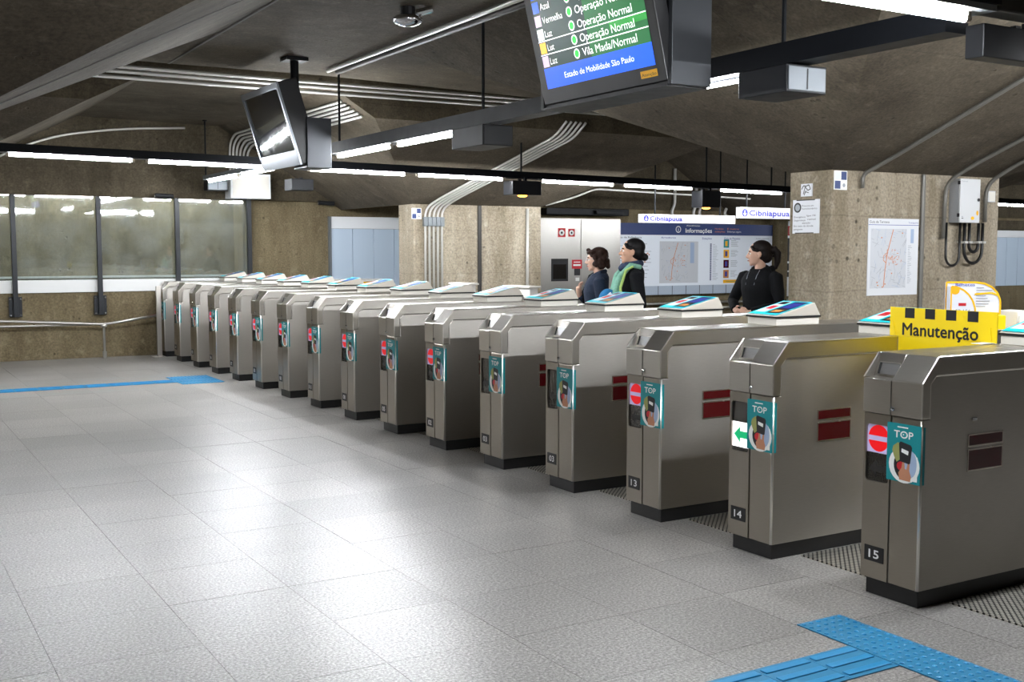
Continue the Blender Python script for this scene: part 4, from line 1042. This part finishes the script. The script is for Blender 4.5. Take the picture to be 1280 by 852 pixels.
# leaflet dispenser on its stand
ls = thing('leaflet_dispenser', 'yellow-edged clear leaflet dispenser with curved sides behind the maintenance sign', 'dispenser', (6.34, 4.95, 1.12))
dv_ = Vector((.31, -.19, 0)); Ld = dv_.length; dv_.normalize(); nv = Vector((dv_.y, -dv_.x, 0)); nv = nv if nv.dot(Vector((-6.3, -4.9, 0))) > 0 else -nv
def dpt(a, z, q=0): return dv_ * a + Vector((0, 0, z)) + nv * q
prof = [(0, 0), (0, .215), (.2, .215)] + [(.2 + (Ld - .2) * math.sin(R_(a)), .215 - .14 * (1 - math.cos(R_(a)))) for a in (20, 40, 60, 80, 90)] + [(Ld, 0)]
B().prism([dpt(a, z) for a, z in prof], nv * -.02, 'acrylic_white').build('back', ls)
Fd = (Vector((0, 0, 0)) + nv * .002, dv_, Vector((0, 0, 1)), nv)
q1 = B(); q1.line(Fd, prof, .012, .002, 'acrylic_yellow').line(Fd, [(0.0, .004), (Ld, .004)], .012, .002, 'acrylic_yellow').build('rim', ls)
cs = B(); cpro = [(0, 0), (0, .19)] + [(.165 * math.sin(R_(a)), .19 - .19 * (1 - math.cos(R_(a)))) for a in (15, 30, 45, 60, 75, 90)]
cs.prism([dpt(a, z, .012) for a, z in cpro], nv * .08, 'acrylic_white').build('pocket', ls)
Fp = (nv * .0925, dv_, Vector((0, 0, 1)), nv)
b = B().line(Fp, cpro[1:], .012, .001, 'acrylic_yellow').line(Fp, cpro[:2], .01, .001, 'acrylic_yellow').disc(Fp, .025, .165, .03, .03, .0006, 'sticker_yellow', 12)
b.quad(Fp, .05, .1, .06, .08, .001, 'red_print'); b.text(Fp, 'SP 156', .03, .012, .026, .001, 'black_print', w=.1); b.line(Fd, [(.19, .135), (.3, .145), (Ld - .02, .13)], .012, .003, 'acrylic_yellow')
for k in range(8): b.quad(Fd, .2, .2 + random.uniform(.05, .13), .05 + k * .018, .056 + k * .018, .002, 'map_grey')
b.text(Fd, 'Bilhetes', .06, .19, .02, .003, 'text_navy', w=.13); b.build('print', ls)
stn = thing('leaflet_stand', 'stand with a yellow front panel carrying the leaflet dispenser', 'stand', (6.34, 4.95, 0))
B().prism([dpt(0, 0, -.22), dpt(Ld, 0, -.22), dpt(Ld, 0, .1), dpt(0, 0, .1)][::1], (0, 0, 1.118), 'sign_yellow').build('column', stn, bevel=.004)
wb = thing('ticket_box', 'small white box beside the leaflet dispenser', 'box', (6.9, 4.8, 0))
B().box(0, .2, 0, .2, 0, 1.13, 'plastic_white').build('case', wb, bevel=.008); B().box(.012, .188, -.006, 0, .85, 1.1, 'pod_white').build('cover', wb, bevel=.002)
#PEOPLE#
# ================================================================== PEOPLE
def xf(b, fn):
    b.v = [tuple(fn(Vector(p))) for p in b.v]; return b
def merge(dst, src):
    k = len(dst.v); dst.v += src.v; i0 = dst.mi(src.mats[0])
    dst.f += [tuple(a + k for a in q) for q in src.f]; dst.m += [i0] * len(src.f)
def remeshed(b, name, parent, vox, material, smooth_it=3):
    me = b.mesh(name); o = bpy.data.objects.new(name, me); COL.objects.link(o)
    r = o.modifiers.new('r', 'REMESH'); r.mode = 'VOXEL'; r.voxel_size = vox
    s_ = o.modifiers.new('s', 'SMOOTH'); s_.iterations = smooth_it; s_.factor = .5
    dg = bpy.context.evaluated_depsgraph_get(); dg.update()
    m2 = bpy.data.meshes.new_from_object(o.evaluated_get(dg)); m2.name = name
    bpy.data.objects.remove(o); bpy.data.meshes.remove(me)
    m2.materials.clear(); m2.materials.append(M[material])
    m2.polygons.foreach_set('use_smooth', [True] * len(m2.polygons)); m2.polygons.foreach_set('material_index', [0] * len(m2.polygons))
    o2 = bpy.data.objects.new(name, m2); COL.objects.link(o2); o2.parent = parent; return o2
def rings(b, R, m, n=20):
    """loft of ellipses: (z, xoff, rx, ry)"""
    v = []; f = []
    for z, xo, rx, ry in R:
        for j in range(n): a = 2 * math.pi * j / n; v.append((xo + rx * math.cos(a), ry * math.sin(a), z))
    for i in range(len(R) - 1):
        for j in range(n): f.append((i * n + j, i * n + (j + 1) % n, (i + 1) * n + (j + 1) % n, (i + 1) * n + j))
    f.append(tuple(range(n - 1, -1, -1))); f.append(tuple((len(R) - 1) * n + j for j in range(n)))
    b.add(v, f, m)
HZ = 1.525       # head centre for a 1.65 m figure
NECK = Vector((-.01, 0, 1.42))
def head_geo(b):
    m = 'skin'; h = HZ
    b.ell((-.012, 0, h + .035), (.094, .075, .082), m, 20, 14); b.ell((.02, 0, h - .015), (.068, .06, .088), m, 20, 14)
    b.ell((.032, 0, h - .07), (.05, .044, .038), m, 16, 10); b.ell((.068, 0, h - .092), (.018, .021, .017), m)
    b.tube([(.08, 0, h + .022), (.092, 0, h + .002), (.108, 0, h - .022), (.094, 0, h - .03)], [.009, .01, .0125, .012], m, 10)
    b.ell((.092, .011, h - .026), (.012, .009, .008), m); b.ell((.092, -.011, h - .026), (.012, .009, .008), m)
    b.ell((.072, 0, h + .03), (.017, .05, .012), m); b.ell((.055, .036, h - .015), (.028, .02, .022), m); b.ell((.055, -.036, h - .015), (.028, .02, .022), m)
    b.ell((.083, 0, h - .053), (.012, .023, .008), m); b.ell((.081, 0, h - .065), (.012, .02, .009), m)
    for s_ in (1, -1):
        b.ell((-.008, s_ * .074, h - .004), (.02, .009, .033), m); b.ell((-.002, s_ * .074, h - .03), (.01, .008, .012), m)
def hand_geo(b, wrist, fwd, palm_n, side, curl, m='skin'):
    """palm with four fingers and a thumb; fwd from wrist to fingers, palm_n out of the palm, side = thumb side"""
    w, f, n, t = Vector(wrist), Vector(fwd).normalized(), Vector(palm_n).normalized(), Vector(side).normalized()
    b.tube([w - f * .03, w + f * .01, w + f * .045, w + f * .085], [.024, .027, .031, .027], m, 10)
    for i, (off, L) in enumerate(((.028, .07), (.010, .078), (-.009, .073), (-.027, .058))):
        p = w + f * .075 + t * off; d = f.copy(); pts = [p]
        for k, q in enumerate((.42, .33, .25)):
            a = curl * (.5 + .35 * k); d = (d * math.cos(a) + n * math.sin(a)).normalized(); p = p + d * L * q; pts.append(p)
        b.tube(pts, [.0095, .009, .0083, .007], m, 8)
    p = w + f * .025 + t * .026
    b.tube([p, p + (f * .6 + t * .8).normalized() * .03 + n * .006, p + (f * .85 + t * .5).normalized() * .062 + n * .018], [.012, .0105, .008], m, 8)
def person(label, loc, rz, H, cols, head_turn, nod, arms, hair, female=True, skin='skin', jacket=None, extra=None):
    P = thing('person', label, 'person', loc, rz, 'passengers behind the turnstiles'); P.scale = (H / 1.65,) * 3
    hr = Matrix.Rotation(head_turn, 3, 'Z') @ Matrix.Rotation(nod, 3, 'Y')
    turn = lambda p: hr @ (p - NECK) + NECK
    body = B(); hd = B(); head_geo(hd); xf(hd, turn); merge(body, hd)
    body.tube([(-.03, 0, 1.33), (-.022, 0, 1.39), turn(Vector((-.008, 0, 1.47)))], [.062, .053, .05], 'skin', 14)
    T = [(.80, -.01, .1, .15), (.9, -.015, .105, .165), (1.0, 0, .09, .135), (1.1, .005, .09, .135), (1.2, .01, .1, .15), (1.28, 0, .095, .16), (1.34, -.015, .075, .135), (1.375, -.02, .05, .07)]
    rings(body, T, 'skin')
    legs = arms['legs']
    for s_, (hip, knee, ank, toe) in legs.items():
        body.tube([hip, (Vector(hip) + Vector(knee)) / 2, knee, (Vector(knee) * .6 + Vector(ank) * .4), ank], [.085, .075, .053, .052, .036], 'skin', 12)
        body.tube([Vector(ank) + Vector((-.03, 0, -.03)), Vector(toe)], [.038, .03], 'skin', 10)
    for s_, a in arms['arms'].items():
        sh, el, wr, fw, pn, th, cu = a
        body.tube([sh, (Vector(sh) + Vector(el)) / 2, el, (Vector(el) * .6 + Vector(wr) * .4), wr], [.045, .042, .036, .034, .025], 'skin', 12)
        hand_geo(body, wr, fw, pn, th, cu)
    bo = remeshed(body, 'body', P, .0065, skin, 2)
    # face
    e = B(); lid = B(); lp = B()
    for s_ in (1, -1): e.ell((.074, s_ * .031, HZ + .006), (.012, .014, .0085), 'eye_white', 10, 8)
    for s_ in (1, -1): e.ell((.083, s_ * .031, HZ + .006), (.006, .0065, .0068), 'eye_dark', 10, 8)
    for s_ in (1, -1): e.tube([(.084, s_ * .018, HZ + .027), (.085, s_ * .034, HZ + .031), (.074, s_ * .052, HZ + .026)], .004, 'eye_dark', 6)
    xf(e, turn).build('eyes', P, smooth=True)
    lp.tube([(.088, -.019, HZ - .058), (.0965, 0, HZ - .057), (.088, .019, HZ - .058)], [.003, .006, .003], 'lip', 8); xf(lp, turn).build('lips', P, smooth=True)
    hb = B(); hair(hb); xf(hb, turn); remeshed(hb, 'hair', P, .007, cols['hair'], 1)
    # jacket
    j = B(); rings(j, [(jacket.get('hem', .82), -.012, .125, .185)] + [(z, xo, rx + .028, ry + .028) for z, xo, rx, ry in T[1:6]] + [(1.345, -.02, .105, .16), (1.385, -.03, .08, .1)], 'skin')
    for s_, a in arms['arms'].items():
        sh, el, wr = map(Vector, a[:3])
        j.tube([sh + Vector((0, -.03 if s_ == 'L' else .03, .01)), sh, (sh + el) / 2, el, (el * .5 + wr * .5), el * .06 + wr * .94], [.05, .066, .06, .053, .05, .042], 'skin', 12)
    if jacket.get('collar', True): j.tube([(.045, -.055, 1.36), (-.03, -.082, 1.395), (-.085, 0, 1.41), (-.03, .082, 1.395), (.045, .055, 1.36)], .024, 'skin', 8)
    remeshed(j, jacket.get('name', 'jacket'), P, .0085, cols['top'], 3)
    # trousers and shoes
    t = B(); rings(t, [(.76, -.01, .1, .15), (.82, -.012, .118, .178), (.92, -.015, .116, .176), (1.0, 0, .1, .15)], 'skin')
    for s_, (hip, knee, ank, toe) in legs.items():
        h_, k_, a_ = map(Vector, (hip, knee, ank))
        t.tube([h_, (h_ + k_) / 2, k_, k_ * .5 + a_ * .5, a_ + Vector((0, 0, .0))], [.1, .09, .07, .068, .058], 'skin', 12)
    remeshed(t, 'trousers', P, .01, cols['legs'], 2)
    for s_, (hip, knee, ank, toe) in legs.items():
        a_, to = Vector(ank), Vector(toe)
        sh_ = B().tube([a_ + Vector((-.055, 0, -.035)), a_ * .5 + to * .5 + Vector((0, 0, .005)), to + Vector((.03, 0, .0))], [.045, .045, .034], 'skin', 10)
        remeshed(sh_, 'shoe', P, .01, 'black_cloth', 2)
    if extra: extra(P, turn)
    return P
def stand(step=.0):
    return {'L': ((0, .085, .82), (.03 + step * .5, .09, .46), (-.02 + step, .09, .09), (.13 + step, .1, .04)), 'R': ((0, -.085, .82), (.03 - step * .3, -.09, .46), (-.03 - step, -.09, .09), (.12 - step, -.1, .04))}
def cap_hair(b, back=.0):
    h = HZ
    b.ell((-.03, 0, h + .047), (.098, .084, .083), 'skin', 20, 14); b.ell((-.05, 0, h + .0), (.072, .08, .075), 'skin', 18, 12)
    for s_ in (1, -1): b.tube([(.06, s_ * .045, h + .075), (.045, s_ * .07, h + .04), (.0, s_ * .082, h + .03)], [.016, .014, .012], 'skin', 8)
def hair_curly(b):
    h = HZ; cap_hair(b); rn = random.Random(4)
    for k in range(46):
        a = rn.uniform(60, 300); z = rn.uniform(-.09, .085); rr = (.09 if z < .02 else .09 * math.sqrt(max(.1, 1 - ((z - .02) / .12) ** 2)))
        b.ell((-.02 + rr * math.cos(R_(a)) * 1.05, rr * .95 * math.sin(R_(a)), h + z), (.025, .023, .026), 'skin', 8, 6)
    for k in range(10):
        a = rn.uniform(-70, 70); b.ell((.0 + .075 * math.cos(R_(a)), .078 * math.sin(R_(a)), h + .085 + rn.uniform(-.012, .02)), (.026, .024, .02), 'skin', 8, 6)
def hair_bun(b):
    h = HZ; cap_hair(b)
    b.ell((-.085, 0, h - .03), (.045, .05, .05), 'skin', 14, 10); b.ell((-.125, 0, h - .045), (.034, .036, .036), 'skin', 14, 10)
def hair_tail(b):
    h = HZ; cap_hair(b)
    b.ell((-.07, 0, h - .03), (.06, .07, .06), 'skin', 14, 10)
    b.tube([(-.1, 0, h + .03), (-.15, .0, h + .035), (-.175, 0, h - .0), (-.17, 0, h - .08), (-.15, 0, h - .15)], [.03, .036, .036, .03, .014], 'skin', 10)
DN = (0, 0, -1)
# 1: curly hair, glasses, navy jacket, one hand at her bag strap
def ex1(P, turn):
    g = B()
    for s_ in (1, -1):
        pts = [(.094, s_ * .033 + .021 * math.cos(R_(a)), HZ + .004 + .017 * math.sin(R_(a))) for a in range(0, 361, 30)]
        g.tube(pts, .0022, 'crt_bezel', 6); g.tube([(.094, s_ * .053, HZ + .008), (.06, s_ * .074, HZ + .012), (-.0, s_ * .08, HZ + .01)], .0022, 'crt_bezel', 6)
    g.tube([(.094, -.012, HZ + .006), (.097, 0, HZ + .009), (.094, .012, HZ + .006)], .0022, 'crt_bezel', 6)
    xf(g, turn).build('glasses', P, smooth=True)
    s = B().tube([(-.1, -.1, 1.33), (-.02, -.14, 1.42), (.07, -.12, 1.36), (.135, -.10, 1.2), (.12, -.15, 1.0)], .012, 'black_cloth', 8); s.build('bag_strap', P, smooth=True)
    b = B(); b.ell((.02, -.27, .9), (.13, .06, .14), 'skin', 14, 10); remeshed(b, 'shoulder_bag', P, .012, 'black_cloth', 2)
    b = B(); rings(b, [(1.1, .07, .05, .07), (1.25, .06, .06, .06), (1.38, .0, .058, .05)], 'skin'); remeshed(b, 'blouse', P, .01, 'hair_brown', 1)
person('woman in a navy jacket with curly brown hair and glasses, facing left', (6.21, 8.85, 0), R_(147), 1.578,
       {'hair': 'hair_brown', 'top': 'navy_cloth', 'legs': 'jeans'}, R_(-2), R_(4),
       {'legs': stand(.12), 'arms': {'L': ((-.02, .185, 1.315), (-.05, .225, 1.05), (.04, .215, .82), (.15, 0, -1), (0, -1, 0), (1, 0, 0), .35),
                                     'R': ((-.02, -.185, 1.315), (.04, -.235, 1.06), (.175, -.13, 1.17), (.1, .4, .9), (-1, 0, .1), (0, .6, .6), .9)}},
       hair_curly, skin='skin_pale', jacket={'hem': .74}, extra=ex1)
# 2: black hair in a low bun, scarf, black jacket, mint straps and a bright bag in front
def ex2(P, turn):
    b = B().tube([(.05, -.07, 1.4), (-.05, -.075, 1.415), (-.09, 0, 1.42), (-.05, .075, 1.415), (.05, .07, 1.4), (.085, 0, 1.375), (.05, -.07, 1.4)], .034, 'skin', 10); remeshed(b, 'scarf', P, .009, 'scarf_cloth', 2)
    b = B(); b.tube([(-.08, .1, 1.385), (.02, .125, 1.405), (.11, .12, 1.31), (.15, .1, 1.15), (.15, .1, .98)], [.024, .026, .03, .036, .036], 'skin', 10)
    b.tube([(-.08, -.1, 1.385), (.02, -.125, 1.405), (.11, -.12, 1.31), (.15, -.1, 1.15), (.15, -.1, .98)], [.024, .026, .03, .036, .036], 'skin', 10)
    rings(b, [(.95, .11, .06, .12), (1.1, .12, .06, .12), (1.25, .11, .045, .1), (1.31, .09, .03, .07)], 'skin')
    remeshed(b, 'carrier_vest', P, .009, 'green_cloth', 2)
    b = B().tube([(.0, .165, 1.395), (.07, .165, 1.36), (.12, .17, 1.2), (.1, .185, 1.0)], [.012, .014, .014, .014], 'skin', 8); remeshed(b, 'piping', P, .008, 'lime_cloth', 1)
    b = B(); b.ell((.215, .03, 1.07), (.09, .13, .12), 'skin', 16, 12); bg = remeshed(b, 'front_bag', P, .011, 'bag_blue', 2)
    d = B(); d.tube([(.2, .155, 1.15), (.26, .13, 1.1), (.28, .1, 1.02)], .014, 'acrylic_white', 8); d.ell((.24, .14, 1.04), (.035, .02, .025), 'black_print'); d.ell((.235, .15, 1.085), (.04, .014, .014), 'red_print'); d.ell((.26, .12, .98), (.035, .03, .04), 'acrylic_white'); d.build('patch', bg, smooth=True)
person('tall woman in black with a low bun and mint green straps, facing left', (6.22, 8.32, 0), R_(152), 1.66,
       {'hair': 'hair_black', 'top': 'black_cloth', 'legs': 'jeans'}, R_(-6), R_(-2),
       {'legs': stand(.13), 'arms': {'L': ((-.02, .185, 1.315), (-.06, .23, 1.05), (.02, .225, .82), (.1, 0, -1), (0, -1, 0), (1, 0, 0), .35),
                                     'R': ((-.02, -.185, 1.315), (.03, -.23, 1.06), (.19, -.14, 1.0), (.9, .4, -.1), (-.3, .8, 0), (0, .2, .9), .8)}},
       hair_bun, jacket={'hem': .76}, extra=ex2)
# 3: ponytail, black hooded jacket, hands joined in front, backpack
def ex3(P, turn):
    b = B(); b.ell((-.175, 0, 1.14), (.085, .15, .2), 'skin', 16, 12); remeshed(b, 'backpack', P, .012, 'black_cloth', 2)
    b = B()
    for s_ in (1, -1): b.tube([(.06, s_ * .06, 1.375), (.098, s_ * .055, 1.32), (.125, s_ * .05, 1.24)], .0035, 'crt_bezel', 6)
    b.build('hood_cord', P, smooth=True)
    b = B(); b.tube([(-.02, -.1, 1.37), (-.1, -.07, 1.385), (-.125, 0, 1.37), (-.1, .07, 1.385), (-.02, .1, 1.37)], .036, 'skin', 10); remeshed(b, 'hood', P, .01, 'black_cloth', 2)
    b = B(); b.tube([(.185, -.045, .99), (.19, -.035, .987)], .034, 'acrylic_white', 12); b.build('wristband', P, smooth=True)
person('woman in a black hooded jacket with a ponytail, hands joined, near the pillar', (7.25, 7.72, 0), R_(186), 1.64,
       {'hair': 'hair_dark', 'top': 'black_cloth', 'legs': 'black_cloth'}, R_(-48), R_(3),
       {'legs': stand(.02), 'arms': {'L': ((-.02, .185, 1.315), (.02, .265, 1.05), (.2, .07, .985), (.55, -.85, -.1), (-.8, -.5, 0), (.2, 0, 1), .8),
                                     'R': ((-.02, -.185, 1.315), (.03, -.29, 1.08), (.2, -.1, 1.0), (.5, .85, -.15), (-.8, .5, 0), (.2, 0, 1), .8)}},
       hair_tail, skin='skin_pale', jacket={'hem': .78}, extra=ex3)
